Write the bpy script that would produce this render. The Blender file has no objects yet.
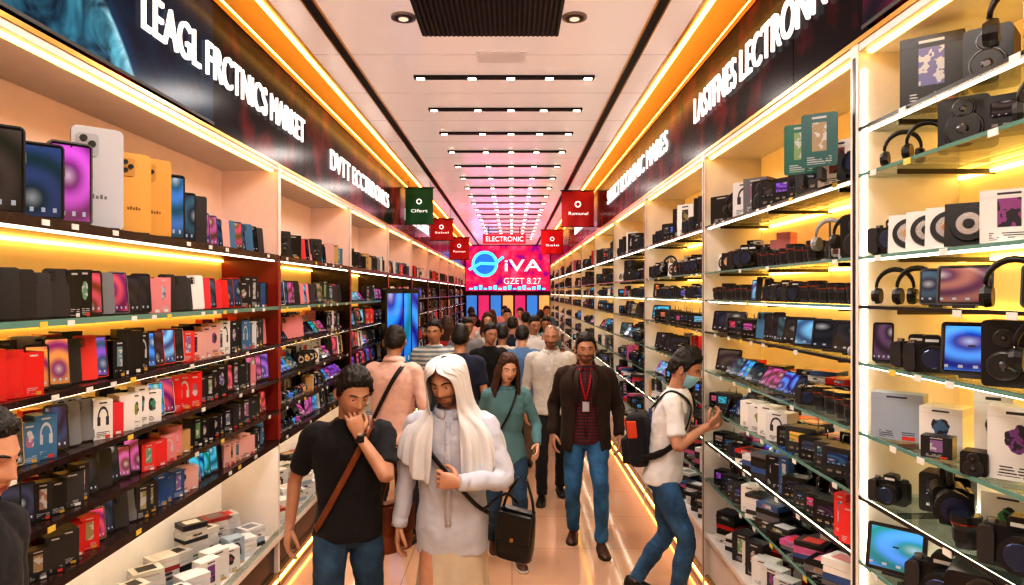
import bpy, math, random, bmesh
from mathutils import Vector, Matrix, noise
R = random.Random(11)
V = Vector
XL, XR = -1.65, 1.35          # shelf front planes
DEP = 0.42
CEIL = 3.78
YEND = 24.0
scene = bpy.context.scene

# ------------------------------------------------------------------ materials
def nodes_of(name):
    m = bpy.data.materials.new(name); m.use_nodes = True
    nt = m.node_tree
    return m, nt, nt.nodes, nt.links, nt.nodes['Principled BSDF']

def mat(name, col, rough=.5, metal=0., es=0., ecol=None, var=0., vscale=8., bump=0., bscale=60., coat=0., sheen=0., sss=0.):
    m, nt, N, L, p = nodes_of(name)
    p.inputs['Base Color'].default_value = (*col, 1)
    p.inputs['Roughness'].default_value = rough
    p.inputs['Metallic'].default_value = metal
    if coat: p.inputs['Coat Weight'].default_value = coat
    if sheen: p.inputs['Sheen Weight'].default_value = sheen
    if sss:
        p.inputs['Subsurface Weight'].default_value = sss
        p.inputs['Subsurface Radius'].default_value = (.02, .008, .004)
        p.inputs['Subsurface Scale'].default_value = .5
    if es:
        p.inputs['Emission Color'].default_value = (*(ecol or col), 1)
        p.inputs['Emission Strength'].default_value = es
    tc = N.new('ShaderNodeTexCoord')
    if var:
        n = N.new('ShaderNodeTexNoise'); n.inputs['Scale'].default_value = vscale; n.inputs['Detail'].default_value = 4
        L.new(tc.outputs['Object'], n.inputs['Vector'])
        r = N.new('ShaderNodeValToRGB')
        r.color_ramp.elements[0].position = .35; r.color_ramp.elements[1].position = .65
        r.color_ramp.elements[0].color = (*[c*(1-var) for c in col], 1)
        r.color_ramp.elements[1].color = (*[min(1, c*(1+var)) for c in col], 1)
        L.new(n.outputs['Fac'], r.inputs['Fac']); L.new(r.outputs['Color'], p.inputs['Base Color'])
    if bump:
        n = N.new('ShaderNodeTexNoise'); n.inputs['Scale'].default_value = bscale; n.inputs['Detail'].default_value = 3
        L.new(tc.outputs['Object'], n.inputs['Vector'])
        b = N.new('ShaderNodeBump'); b.inputs['Strength'].default_value = bump; b.inputs['Distance'].default_value = .01
        L.new(n.outputs['Fac'], b.inputs['Height']); L.new(b.outputs['Normal'], p.inputs['Normal'])
    return m

def goods_plain(name, rough, metal=0):
    m, nt, N, L, p = nodes_of(name)
    a = N.new('ShaderNodeAttribute'); a.attribute_name = 'Col'
    L.new(a.outputs['Color'], p.inputs['Base Color'])
    p.inputs['Roughness'].default_value = rough; p.inputs['Metallic'].default_value = metal
    return m

def M2(N, L, op, a, b=None, clamp=False):
    n = N.new('ShaderNodeMath'); n.operation = op; n.use_clamp = clamp
    for i, x in enumerate((a, b)):
        if x is None: continue
        if isinstance(x, (int, float)): n.inputs[i].default_value = x
        else: L.new(x, n.inputs[i])
    return n.outputs[0]

def mixc(N, L, f, a, b):
    n = N.new('ShaderNodeMix'); n.data_type = 'RGBA'
    for s, x in ((n.inputs[0], f), (n.inputs[6], a), (n.inputs[7], b)):
        if isinstance(x, (int, float)): s.default_value = x
        elif isinstance(x, tuple): s.default_value = (*x, 1)
        else: L.new(x, s)
    return n.outputs[2]

def goods_print():
    # alpha of 'Col' is a per-carton random number choosing the printed layout
    m, nt, N, L, p = nodes_of('printed_carton')
    a = N.new('ShaderNodeAttribute'); a.attribute_name = 'Col'; rnd = a.outputs['Alpha']
    uv = N.new('ShaderNodeUVMap'); sx = N.new('ShaderNodeSeparateXYZ'); L.new(uv.outputs[0], sx.inputs[0])
    u, v = sx.outputs[0], sx.outputs[1]
    tc = N.new('ShaderNodeTexCoord')
    n2 = N.new('ShaderNodeTexNoise'); n2.inputs['Scale'].default_value = 34; n2.inputs['Detail'].default_value = 2
    L.new(tc.outputs['Object'], n2.inputs['Vector'])
    wob = M2(N, L, 'MULTIPLY', M2(N, L, 'SUBTRACT', n2.outputs['Fac'], .5), .25)
    du = M2(N, L, 'SUBTRACT', u, .5); dv = M2(N, L, 'SUBTRACT', v, .56)
    au = M2(N, L, 'ABSOLUTE', du); av = M2(N, L, 'ABSOLUTE', dv)
    dd = M2(N, L, 'SQRT', M2(N, L, 'ADD', M2(N, L, 'MULTIPLY', du, du), M2(N, L, 'MULTIPLY', dv, dv)))
    ddw = M2(N, L, 'ADD', dd, wob)
    arch = M2(N, L, 'MULTIPLY', M2(N, L, 'LESS_THAN', M2(N, L, 'ABSOLUTE', M2(N, L, 'SUBTRACT', dd, .24)), .035), M2(N, L, 'GREATER_THAN', dv, -.08))
    cup = M2(N, L, 'MULTIPLY', M2(N, L, 'LESS_THAN', M2(N, L, 'ABSOLUTE', M2(N, L, 'SUBTRACT', au, .22)), .08), M2(N, L, 'LESS_THAN', M2(N, L, 'ABSOLUTE', M2(N, L, 'ADD', dv, .1)), .11))
    A = M2(N, L, 'MAXIMUM', arch, cup)
    Bp = M2(N, L, 'MULTIPLY', M2(N, L, 'LESS_THAN', au, .2), M2(N, L, 'LESS_THAN', av, .27))
    C = M2(N, L, 'LESS_THAN', ddw, .2)
    isA = M2(N, L, 'LESS_THAN', rnd, .15); isB = M2(N, L, 'MULTIPLY', M2(N, L, 'GREATER_THAN', rnd, .15), M2(N, L, 'LESS_THAN', rnd, .45)); isC = M2(N, L, 'MULTIPLY', M2(N, L, 'GREATER_THAN', rnd, .45), M2(N, L, 'LESS_THAN', rnd, .78))
    pic = M2(N, L, 'MAXIMUM', M2(N, L, 'MULTIPLY', A, isA), M2(N, L, 'MAXIMUM', M2(N, L, 'MULTIPLY', Bp, isB), M2(N, L, 'MULTIPLY', C, isC)))
    bw = N.new('ShaderNodeRGBToBW'); L.new(a.outputs['Color'], bw.inputs[0])
    contrast = M2(N, L, 'LESS_THAN', bw.outputs[0], .3)
    cc = mixc(N, L, contrast, (.03, .03, .04), (.42, .42, .44))
    hs = N.new('ShaderNodeHueSaturation'); hs.inputs['Saturation'].default_value = .9
    L.new(M2(N, L, 'FRACT', M2(N, L, 'MULTIPLY', rnd, 13.7)), hs.inputs['Hue']); hs.inputs['Color'].default_value = (.26, .10, .05, 1)
    colr = M2(N, L, 'MULTIPLY', M2(N, L, 'GREATER_THAN', n2.outputs['Fac'], .47), M2(N, L, 'GREATER_THAN', rnd, .15))
    pc = mixc(N, L, M2(N, L, 'MULTIPLY', colr, .85), cc, hs.outputs[0])
    line = M2(N, L, 'GREATER_THAN', M2(N, L, 'SINE', M2(N, L, 'MULTIPLY', v, 150.)), .2)
    zone = M2(N, L, 'LESS_THAN', M2(N, L, 'ABSOLUTE', M2(N, L, 'SUBTRACT', v, .12)), .07)
    zu = M2(N, L, 'LESS_THAN', M2(N, L, 'ABSOLUTE', du), .34)
    txt = M2(N, L, 'MULTIPLY', M2(N, L, 'MULTIPLY', line, zone), M2(N, L, 'MULTIPLY', zu, M2(N, L, 'GREATER_THAN', n2.outputs['Fac'], .45)))
    top = M2(N, L, 'MULTIPLY', M2(N, L, 'LESS_THAN', M2(N, L, 'ABSOLUTE', M2(N, L, 'SUBTRACT', v, .92)), .02), M2(N, L, 'LESS_THAN', M2(N, L, 'ABSOLUTE', du), .2))
    c = mixc(N, L, pic, a.outputs['Color'], pc)
    c = mixc(N, L, M2(N, L, 'MAXIMUM', txt, top), c, cc)
    L.new(c, p.inputs['Base Color']); p.inputs['Roughness'].default_value = .35
    return m

def goods_screen(name, es):
    m, nt, N, L, p = nodes_of(name)
    a = N.new('ShaderNodeAttribute'); a.attribute_name = 'Col'; rnd = a.outputs['Alpha']
    uv = N.new('ShaderNodeUVMap'); sx = N.new('ShaderNodeSeparateXYZ'); L.new(uv.outputs[0], sx.inputs[0])
    u, v = sx.outputs[0], sx.outputs[1]
    cx = M2(N, L, 'SUBTRACT', u, M2(N, L, 'FRACT', M2(N, L, 'MULTIPLY', rnd, 5.3)))
    cy = M2(N, L, 'MULTIPLY', M2(N, L, 'SUBTRACT', v, M2(N, L, 'FRACT', M2(N, L, 'MULTIPLY', rnd, 9.1))), 1.7)
    d = M2(N, L, 'SQRT', M2(N, L, 'ADD', M2(N, L, 'MULTIPLY', cx, cx), M2(N, L, 'MULTIPLY', cy, cy)))
    wv = M2(N, L, 'ADD', M2(N, L, 'MULTIPLY', M2(N, L, 'SINE', M2(N, L, 'MULTIPLY', d, 9.)), .5), .5)
    hs = N.new('ShaderNodeHueSaturation'); hs.inputs['Saturation'].default_value = 1.1; hs.inputs['Value'].default_value = .3
    L.new(M2(N, L, 'ADD', .35, M2(N, L, 'MULTIPLY', M2(N, L, 'FRACT', M2(N, L, 'MULTIPLY', rnd, 21.)), .3)), hs.inputs['Hue'])
    L.new(a.outputs['Color'], hs.inputs['Color'])
    c = mixc(N, L, wv, a.outputs['Color'], hs.outputs[0])
    glow = M2(N, L, 'SUBTRACT', 1., M2(N, L, 'MULTIPLY', d, 4.), True)
    c = mixc(N, L, M2(N, L, 'MULTIPLY', glow, .4), c, (.8, .75, .7))
    du = M2(N, L, 'ABSOLUTE', M2(N, L, 'SUBTRACT', u, .5)); dv = M2(N, L, 'ABSOLUTE', M2(N, L, 'SUBTRACT', v, .5))
    border = M2(N, L, 'MAXIMUM', M2(N, L, 'GREATER_THAN', du, .46), M2(N, L, 'GREATER_THAN', dv, .47))
    ic = M2(N, L, 'MULTIPLY', M2(N, L, 'GREATER_THAN', M2(N, L, 'SINE', M2(N, L, 'MULTIPLY', u, 25.)), .5), M2(N, L, 'LESS_THAN', M2(N, L, 'ABSOLUTE', M2(N, L, 'SUBTRACT', v, .12)), .03))
    c = mixc(N, L, ic, c, (.5, .5, .55))
    g = M2(N, L, 'ADD', M2(N, L, 'MULTIPLY', v, .5), .5)
    st = M2(N, L, 'MULTIPLY', M2(N, L, 'SUBTRACT', 1., border), M2(N, L, 'MULTIPLY', g, es))
    p.inputs['Base Color'].default_value = (.01, .01, .012, 1)
    p.inputs['Roughness'].default_value = .15
    L.new(c, p.inputs['Emission Color']); L.new(st, p.inputs['Emission Strength'])
    return m

def glass_mat(name, tint, fac=.08):
    m = bpy.data.materials.new(name); m.use_nodes = True
    nt = m.node_tree; N, L = nt.nodes, nt.links
    N.remove(N['Principled BSDF']); out = N['Material Output']
    t = N.new('ShaderNodeBsdfTransparent'); t.inputs[0].default_value = (*tint, 1)
    g = N.new('ShaderNodeBsdfGlossy'); g.inputs['Roughness'].default_value = .03
    fr = N.new('ShaderNodeFresnel'); fr.inputs[0].default_value = 1.3
    mx = N.new('ShaderNodeMixShader')
    L.new(M2(N, L, 'MULTIPLY', fr.outputs[0], .6, True), mx.inputs[0]); L.new(t.outputs[0], mx.inputs[1]); L.new(g.outputs[0], mx.inputs[2])
    L.new(mx.outputs[0], out.inputs[0])
    return m

PL, PR, SC, MT, GL, LW, LC, BP, DW, WH, RD, BPW, GE, BE, BW = range(15)
GM = [goods_plain('goods_plastic', .38), goods_print(), goods_screen('lit_screen', 1.25), goods_plain('goods_metal', .25, .8),
      glass_mat('shelf_glass', (.86, .93, .91)),
      mat('led_strip_warm', (1, .62, .22), es=8.5, ecol=(1, .58, .14)),
      mat('led_strip_white', (1, .93, .8), es=5.5, ecol=(1, .88, .70)),
      mat('back_panel_amber_glow', (.90, .66, .34), .5, es=.24, ecol=(1, .56, .12), var=.04),  # emission put into the panel to strengthen the strips' amber glow
      mat('dark_walnut', (.03, .016, .014), .22, var=.3, vscale=20),
      mat('white_laminate', (.66, .61, .58), .35, var=.03),
      mat('red_lacquer', (.26, .03, .018), .3),
      mat('back_panel_cream', (.76, .56, .50), .5, es=.10, ecol=(1, .66, .50), var=.03),  # faint emission added here too, for glow on the back wall
      mat('shelf_edge_glass_green', (.12, .24, .21), .12),
      mat('shelf_frame_dark', (.03, .028, .03), .3, .4),
      mat('back_panel_white', (.78, .74, .70), .5, es=.16, ecol=(1, .86, .68), var=.03)]  # slight added emission, brightens the lower back wall

# ------------------------------------------------------------------ mesh builder
class MB:
    def __init__(s, name):
        s.name = name; s.v = []; s.f = []; s.m = []; s.c = []; s.uv = []; s.sm = []; s.al = []
    def add(s, M, verts, faces, mi, col=(.5, .5, .5), uvs=None, smooth=False):
        o = len(s.v); al = R2.random()
        s.v += [tuple(M @ V(p)) for p in verts]
        for i, f in enumerate(faces):
            s.f.append(tuple(o+k for k in f))
            s.m.append(mi[i] if isinstance(mi, list) else mi)
            s.c.append(col[i] if isinstance(col, list) else col)
            s.uv.append(uvs[i] if uvs and uvs[i] else None)
            s.sm.append(smooth); s.al.append(al)
    def box(s, M, x0, x1, y0, y1, z0, z1, mi, col=(.5, .5, .5), front=None, fcol=None):
        vs = [(x0, y0, z0), (x1, y0, z0), (x1, y1, z0), (x0, y1, z0), (x0, y0, z1), (x1, y0, z1), (x1, y1, z1), (x0, y1, z1)]
        fs = [(0, 1, 5, 4), (1, 2, 6, 5), (2, 3, 7, 6), (3, 0, 4, 7), (4, 5, 6, 7), (3, 2, 1, 0)]
        ml = [mi]*6; cl = [col]*6; uv = [None]*6
        if front is not None:
            ml[0] = front; cl[0] = fcol or col; uv[0] = [(0, 0), (1, 0), (1, 1), (0, 1)]
        s.add(M, vs, fs, ml, cl, uv)
    def slab(s, M, cx, cz, y0, y1, w, h, r, mi, col, front=None, fcol=None, seg=3):
        pts = []
        for qx, qz, a0 in ((1, 1, 0), (-1, 1, 90), (-1, -1, 180), (1, -1, 270)):
            for k in range(seg+1):
                a = math.radians(a0+90*k/seg)
                pts.append((cx+qx*(w/2-r)+r*math.cos(a), cz+qz*(h/2-r)+r*math.sin(a)))
        n = len(pts)
        vs = [(x, y0, z) for x, z in pts]+[(x, y1, z) for x, z in pts]
        fs = [tuple(range(n-1, -1, -1)), tuple(range(n, 2*n))]+[(i, (i+1) % n, n+(i+1) % n, n+i) for i in range(n)]
        uv = [[((pts[i][0]-cx)/w+.5, (pts[i][1]-cz)/h+.5) for i in range(n-1, -1, -1)]]+[None]*(n+1)
        ml = [mi if front is None else front]+[mi]*(n+1)
        cl = [fcol or col]+[col]*(n+1)
        s.add(M, vs, fs, ml, cl, uv)
    def cyl(s, M, c, ax, r0, r1, ln, n, mi, col, cap=None, capcol=None):
        ax = V(ax).normalized(); u = ax.orthogonal().normalized(); w = ax.cross(u); c = V(c)
        a = [c+(u*math.cos(2*math.pi*k/n)+w*math.sin(2*math.pi*k/n))*r0 for k in range(n)]
        b = [c+ax*ln+(u*math.cos(2*math.pi*k/n)+w*math.sin(2*math.pi*k/n))*r1 for k in range(n)]
        fs = [(i, (i+1) % n, n+(i+1) % n, n+i) for i in range(n)]+[tuple(range(n-1, -1, -1)), tuple(range(n, 2*n))]
        ml = [mi]*(n+1)+[mi if cap is None else cap]
        cl = [col]*(n+1)+[capcol or col]
        uv = [None]*(n+1)+[[(.5+.5*math.cos(2*math.pi*k/n), .5+.5*math.sin(2*math.pi*k/n)) for k in range(n)]]
        s.add(M, a+b, fs, ml, cl, uv)
    def tube(s, M, pts, r, n, mi, col):
        pts = [V(p) for p in pts]; vs = []
        ref = None
        for i, p in enumerate(pts):
            t = (pts[min(i+1, len(pts)-1)]-pts[max(i-1, 0)]).normalized()
            u = t.orthogonal().normalized() if ref is None else (ref-t*ref.dot(t)).normalized()
            ref = u; w = t.cross(u)
            rr = r[i] if isinstance(r, (list, tuple)) else r
            vs += [p+(u*math.cos(2*math.pi*k/n)+w*math.sin(2*math.pi*k/n))*rr for k in range(n)]
        fs = []
        for i in range(len(pts)-1):
            for k in range(n):
                fs.append((i*n+k, i*n+(k+1) % n, (i+1)*n+(k+1) % n, (i+1)*n+k))
        fs += [tuple(range(n-1, -1, -1)), tuple(range(len(pts)*n-n, len(pts)*n))]
        s.add(M, vs, fs, mi, col, smooth=True)
    def sphere(s, M, c, r, nu, nv, mi, col):
        vs = []; fs = []
        for j in range(nv+1):
            t = math.pi*j/nv
            for i in range(nu):
                p = 2*math.pi*i/nu
                vs.append((c[0]+r[0]*math.sin(t)*math.cos(p), c[1]+r[1]*math.sin(t)*math.sin(p), c[2]+r[2]*math.cos(t)))
        for j in range(nv):
            for i in range(nu):
                fs.append((j*nu+i, (j+1)*nu+i, (j+1)*nu+(i+1) % nu, j*nu+(i+1) % nu))
        s.add(M, vs, fs, mi, col, smooth=True)
    def make(s, mats=None, parent=None):
        if not s.f: return None
        me = bpy.data.meshes.new(s.name); me.from_pydata(s.v, [], s.f)
        for m in (mats or GM): me.materials.append(m)
        me.polygons.foreach_set('material_index', s.m)
        me.polygons.foreach_set('use_smooth', s.sm)
        ca = me.color_attributes.new('Col', 'FLOAT_COLOR', 'CORNER')
        ul = me.uv_layers.new(name='UVMap')
        cb = []; ub = []
        for f, c, u, al in zip(s.f, s.c, s.uv, s.al):
            for k in range(len(f)):
                cb += [c[0], c[1], c[2], al]
                if u: ub += [u[k][0], u[k][1]]
                else: ub += [0., 0.5]
        ca.data.foreach_set('color', cb); ul.data.foreach_set('uv', ub)
        me.update()
        ob = bpy.data.objects.new(s.name, me); bpy.context.collection.objects.link(ob)
        if parent: ob.parent = parent
        return ob
R2 = random.Random(5)
I4 = Matrix.Identity(4)

def simple_box(name, x0, x1, y0, y1, z0, z1, m):
    b = MB(name); b.box(I4, x0, x1, y0, y1, z0, z1, 0); return b.make([m])

# ------------------------------------------------------------------ product models (front = local -Y, base z=0)
BLK = (.010, .010, .012); DGR = (.03, .03, .034)
DK = [(.010, .010, .013), (.02, .02, .026), (.035, .035, .04), (.012, .014, .02), (.008, .008, .010)]
WH_ = [(.60, .59, .58), (.64, .62, .61), (.55, .55, .57), (.62, .61, .60)]
PAL = DK+DK+DK+WH_+[(.55, .02, .02), (.60, .04, .04), (.58, .03, .05), (.03, .08, .22), (.58, .22, .24), (.16, .17, .19), (.05, .15, .28), (.45, .30, .14), (.58, .34, .32)]
BOXC = DK+DK+WH_+[(.45, .02, .02), (.04, .09, .24), (.12, .12, .14), (.45, .10, .25)]
BOXW = WH_+WH_+WH_+[(.30, .38, .46), (.45, .45, .48), (.02, .02, .03), (.3, .04, .04)]
SCR = [(.06, .3, .8), (.5, .10, .28), (.06, .40, .55), (.25, .10, .5), (.7, .26, .07), (.1, .25, .7), (.6, .08, .12), (.03, .05, .12), (.04, .04, .07), (.08, .06, .05), (.02, .08, .14), (.06, .02, .05), (.02, .03, .05), (.2, .45, .65), (.015, .015, .02), (.02, .02, .03), (.05, .10, .12), (.3, .2, .12)]

def tilt(M, deg): return M @ Matrix.Rotation(math.radians(-deg), 4, 'X')

def it_phone(b, M, h=.16, col=BLK, scr=None, lean=8, back=False, low=False):
    w = h*.47; t = max(.008, h*.055); T = tilt(M, lean) @ Matrix.Translation((0, 0, .006))
    sg = 1 if low else 3
    b.slab(T, 0, h/2, -t/2, t/2, w, h, w*.13, PL, col, seg=sg)
    if back:
        b.slab(T, -w*.22, h*.84, -t/2-.003, -t/2, w*.4, h*.22, w*.09, PL, tuple(c*.5 for c in col), seg=sg)
        if not low:
            for dz in (.9, .83, .77):
                b.cyl(T, (-w*.22, -t/2-.003, h*dz), (0, -1, 0), w*.075, w*.07, .003, 8, MT, (.05, .05, .06))
    else:
        b.slab(T, 0, h/2, -t/2-.001, -t/2, w*.92, h*.95, w*.1, PL, BLK, front=SC, fcol=scr or (.1, .4, 1.), seg=sg)
    b.box(M, -w*.35, w*.35, .0, .035, 0, .012, PL, DGR)
    b.box(T, -.006, .006, t/2, t/2+.02, 0, h*.35, PL, DGR)

def it_carton(b, M, w, d, h, col, pr=True):
    b.box(M, -w/2, w/2, -d/2, d/2, 0, h, PL, col, front=PR if pr else PL, fcol=col)
    b.box(M, -w/2-.0008, w/2+.0008, -d/2-.0008, d/2+.0008, h*.86, h*.862, PL, tuple(c*.5 for c in col))
    b.box(M, w*.1, w*.35, -d/2-.001, -d/2, h*.02, h*.1, PL, R.choice([(.6, .6, .6), (.5, .05, .03), (.5, .3, .05)]))

def it_headphones(b, M, s=1., col=BLK, low=False, stand=True):
    n = 6 if low else 12; lift = .05*s if stand else .0
    T = M @ Matrix.Translation((0, 0, lift))
    R0 = .08*s
    pts = [(R0*math.cos(a), 0, .085*s+R0*1.05*math.sin(a)) for a in [math.pi*k/(6 if low else 12) for k in range(7 if low else 13)]]
    b.tube(T, pts, [.007*s+.005*s*math.sin(math.pi*k/(len(pts)-1)) for k in range(len(pts))], 6, PL, col)
    for sx in (-1, 1):
        b.tube(T, [(sx*R0, 0, .09*s), (sx*R0, 0, .06*s)], .006*s, 5, MT, (.4, .4, .42))
        b.cyl(T, (sx*(R0-.022*s), 0, .045*s), (sx, 0, 0), .036*s, .04*s, .02*s, n, PL, tuple(c*.7 for c in col))
        b.cyl(T, (sx*(R0-.002*s), 0, .045*s), (sx, 0, 0), .04*s, .03*s, .016*s, n, PL, col)
        b.cyl(T, (sx*(R0+.014*s), 0, .045*s), (sx, 0, 0), .018*s, .016*s, .002*s, n, MT, (.35, .35, .37))
    if stand:
        b.cyl(M, (0, 0, 0), (0, 0, 1), .05*s, .045*s, .01, n, PL, DGR)
        b.cyl(M, (0, .0, .01), (0, 0, 1), .006*s, .006*s, lift+.15*s, 6, MT, (.3, .3, .32))

def it_camera(b, M, s=1., col=BLK, low=False):
    n = 8 if low else 16
    b.slab(M, 0, .043*s, -.02*s, .02*s, .13*s, .085*s, .012*s, PL, col)
    b.slab(M, -.052*s, .045*s, -.036*s, -.018*s, .03*s, .078*s, .01*s, PL, DGR)
    b.slab(M, .005*s, .095*s, -.022*s, .018*s, .046*s, .03*s, .01*s, PL, col)
    b.box(M, -.012*s, .022*s, -.0235*s, -.022*s, .09*s, .098*s, PL, (.6, .6, .6))
    b.cyl(M, (-.045*s, 0, .084*s), (0, 0, 1), .011*s, .011*s, .01*s, 10, MT, (.3, .3, .3))
    b.cyl(M, (.05*s, 0, .084*s), (0, 0, 1), .013*s, .012*s, .012*s, 10, PL, DGR)
    b.cyl(M, (.01*s, -.02*s, .045*s), (0, -1, 0), .037*s, .035*s, .02*s, n, PL, col)
    b.cyl(M, (.01*s, -.04*s, .045*s), (0, -1, 0), .034*s, .034*s, .022*s, n, PL, DGR)
    b.cyl(M, (.01*s, -.062*s, .045*s), (0, -1, 0), .037*s, .037*s, .012*s, n, PL, col)
    b.cyl(M, (.01*s, -.075*s, .045*s), (0, -1, 0), .028*s, .026*s, .002*s, n, MT, (.06, .08, .16))

def it_lens(b, M, s=1., low=False):
    n = 8 if low else 18
    b.cyl(M, (0, 0, 0), (0, 0, 1), .034*s, .034*s, .02*s, n, PL, DGR)
    b.cyl(M, (0, 0, .02*s), (0, 0, 1), .038*s, .038*s, .035*s, n, PL, BLK)
    b.cyl(M, (0, 0, .055*s), (0, 0, 1), .036*s, .042*s, .02*s, n, PL, DGR)
    b.cyl(M, (0, 0, .075*s), (0, 0, 1), .043*s, .043*s, .025*s, n, PL, BLK)
    b.cyl(M, (0, 0, .0745*s), (0, 0, 1), .0434*s, .0434*s, .003*s, n, MT, (.6, .1, .05))
    b.cyl(M, (0, 0, .1*s), (0, 0, 1), .036*s, .036*s, .001, n, MT, (.05, .08, .14))

def it_device(b, M, w, h, low=False):
    d = w*.6
    b.slab(M, 0, h/2, -d/2, d/2, w, h, .012, PL, R.choice(DK))
    b.slab(M, -w*.1, h*.62, -d/2-.003, -d/2, w*.55, h*.4, .004, PL, BLK, front=SC, fcol=R.choice(SCR), seg=1)
    b.cyl(M, (w*.33, -d/2, h*.65), (0, -1, 0), w*.09, w*.08, .012, 10, MT, (.25, .25, .26))
    for k in range(3): b.box(M, -w*.35+k*w*.22, -w*.22+k*w*.22, -d/2-.004, -d/2, h*.15, h*.24, MT, (.3, .3, .3))
    b.tube(M, [(w*.4, 0, h), (w*.42, 0, h*1.35)], .003, 5, MT, (.3, .3, .3))

def it_speaker(b, M, w=.1, h=.2, col=BLK, low=False):
    n = 8 if low else 18; d = w*.9
    b.slab(M, 0, h/2, -d/2, d/2, w, h, w*.12, PL, col)
    for cz, r in ((h*.32, w*.36), (h*.74, w*.22)):
        b.cyl(M, (0, -d/2, cz), (0, -1, 0), r*1.12, r*1.08, .006, n, MT, (.10, .10, .11))
        b.cyl(M, (0, -d/2-.006, cz), (0, -1, 0), r, r*.9, .002, n, PL, (.02, .02, .022))
        b.cyl(M, (0, -d/2-.008, cz), (0, -1, 0), r*.35, r*.2, .006, n, MT, (.12, .12, .13))

def it_tablet(b, M, w=.2, h=.14, scr=(.2, .5, 1.), low=False):
    T = tilt(M, 14) @ Matrix.Translation((0, 0, .008))
    b.slab(T, 0, h/2, -.005, .005, w, h, .012, PL, BLK, seg=1 if low else 3)
    b.slab(T, 0, h/2, -.0065, -.005, w*.93, h*.9, .006, PL, BLK, front=SC, fcol=scr, seg=1)
    b.box(M, -w*.2, w*.2, -.01, .07, 0, .01, PL, DGR)
    b.box(tilt(M, -25) @ Matrix.Translation((0, .06, 0)), -.01, .01, -.003, .003, 0, h*.5, PL, DGR)

def it_disc(b, M, s=.13, col=(.8, .78, .75), low=False):
    n = 10 if low else 24
    T = tilt(M, 6)
    b.box(T, -s/2, s/2, -.015, .02, 0, s, PL, col)
    b.cyl(T, (0, -.015, s*.5), (0, -1, 0), s*.4, s*.38, .01, n, PL, BLK)
    b.cyl(T, (0, -.025, s*.5), (0, -1, 0), s*.27, s*.25, .006, n, MT, (.5, .5, .52))
    b.cyl(T, (0, -.031, s*.5), (0, -1, 0), s*.12, s*.1, .006, n, PL, R.choice([(.1, .02, .02), BLK, (.5, .2, .03)]))

def it_earcase(b, M, s=1., col=(.8, .8, .8), low=False):
    b.sphere(M, (0, 0, .028*s), (.032*s, .018*s, .028*s), 8, 6, PL, col)
    b.box(M, -.031*s, .031*s, -.0185*s, .0185*s, .03*s, .0312*s, PL, DGR)
    b.cyl(M, (0, -.0175*s, .02*s), (0, -1, 0), .003*s, .003*s, .001, 6, MT, (.6, .6, .6))

def it_watch(b, M, s=1., col=BLK, low=False):
    pts = [(0, .035*s*math.cos(a), .04*s+.035*s*math.sin(a)) for a in [2*math.pi*k/12 for k in range(13)]]
    b.tube(M, pts, .009*s, 5, PL, col)
    b.slab(M, 0, .045*s, -.048*s, -.036*s, .04*s, .045*s, .01*s, MT, (.2, .2, .2), front=SC, fcol=R.choice(SCR))
    b.cyl(M, (0, 0, 0), (0, 0, 1), .03*s, .028*s, .008*s, 10, PL, (.5, .5, .5))

def it_stack(b, M, w, d, n, low=False, pal=None):
    z = 0
    for k in range(n):
        h = R.uniform(.018, .035); c = R.choice(pal or BOXC); T = M @ Matrix.Rotation(R.uniform(-.12, .12), 4, 'Z')
        ww = w*R.uniform(.85, 1)
        b.box(T, -ww/2, ww/2, -d/2, d/2, z, z+h, PL, c, front=PR if R.random() < .4 else PL, fcol=c)
        b.box(T, -ww*.3, ww*.3, -d*.3, d*.3, z+h, z+h+.0015, PL, R.choice(PAL))
        z += h+.002

def it_camcorder(b, M, s=1.):
    T = M @ Matrix.Rotation(.5, 4, 'Z')
    b.slab(T, 0, .09*s, -.05*s, .05*s, .1*s, .11*s, .02*s, PL, BLK)
    b.cyl(T, (0, -.05*s, .1*s), (0, -1, 0), .042*s, .05*s, .07*s, 18, PL, DGR)
    b.cyl(T, (0, -.12*s, .1*s), (0, -1, 0), .053*s, .055*s, .03*s, 18, PL, BLK)
    b.cyl(T, (0, -.151*s, .1*s), (0, -1, 0), .04*s, .04*s, .002*s, 18, MT, (.06, .07, .14))
    b.tube(T, [(0, .04*s, .14*s), (0, .04*s, .19*s), (0, -.03*s, .2*s), (0, -.06*s, .15*s)], .012*s, 8, PL, BLK)
    b.slab(T, 0, .17*s, .03*s, .1*s, .045*s, .04*s, .01*s, PL, DGR)
    b.slab(T, .062*s, .09*s, -.03*s, .05*s, .015*s, .075*s, .004*s, PL, DGR)
    b.slab(T, 0, .035*s, .02*s, .05*s, .05*s, .07*s, .01*s, PL, DGR)

BINS = {}
NAMES = dict(phone='smartphone_row', carton='boxed_gadget_row', hp='headphones_row', cam='camera_row', spk='speaker_row', tab='tablet_row',
             disc='packaged_accessory_row', ear='earbud_case_row', watch='smartwatch_row', stack='stacked_box_row', camcorder='camcorder', lens='camera_lens_row', dev='radio_device_row')
def bin_for(side, bay, kind):
    k = (side, bay, kind)
    if k not in BINS: BINS[k] = MB(NAMES[kind])
    return BINS[k]

def place(side, y, z, off, yaw):
    x = XL-off if side < 0 else XR+off
    th = math.radians(yaw) if side < 0 else math.radians(-yaw)
    return Matrix.Translation((x, y, z+.001)) @ Matrix.Rotation(th, 4, 'Z')

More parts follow.
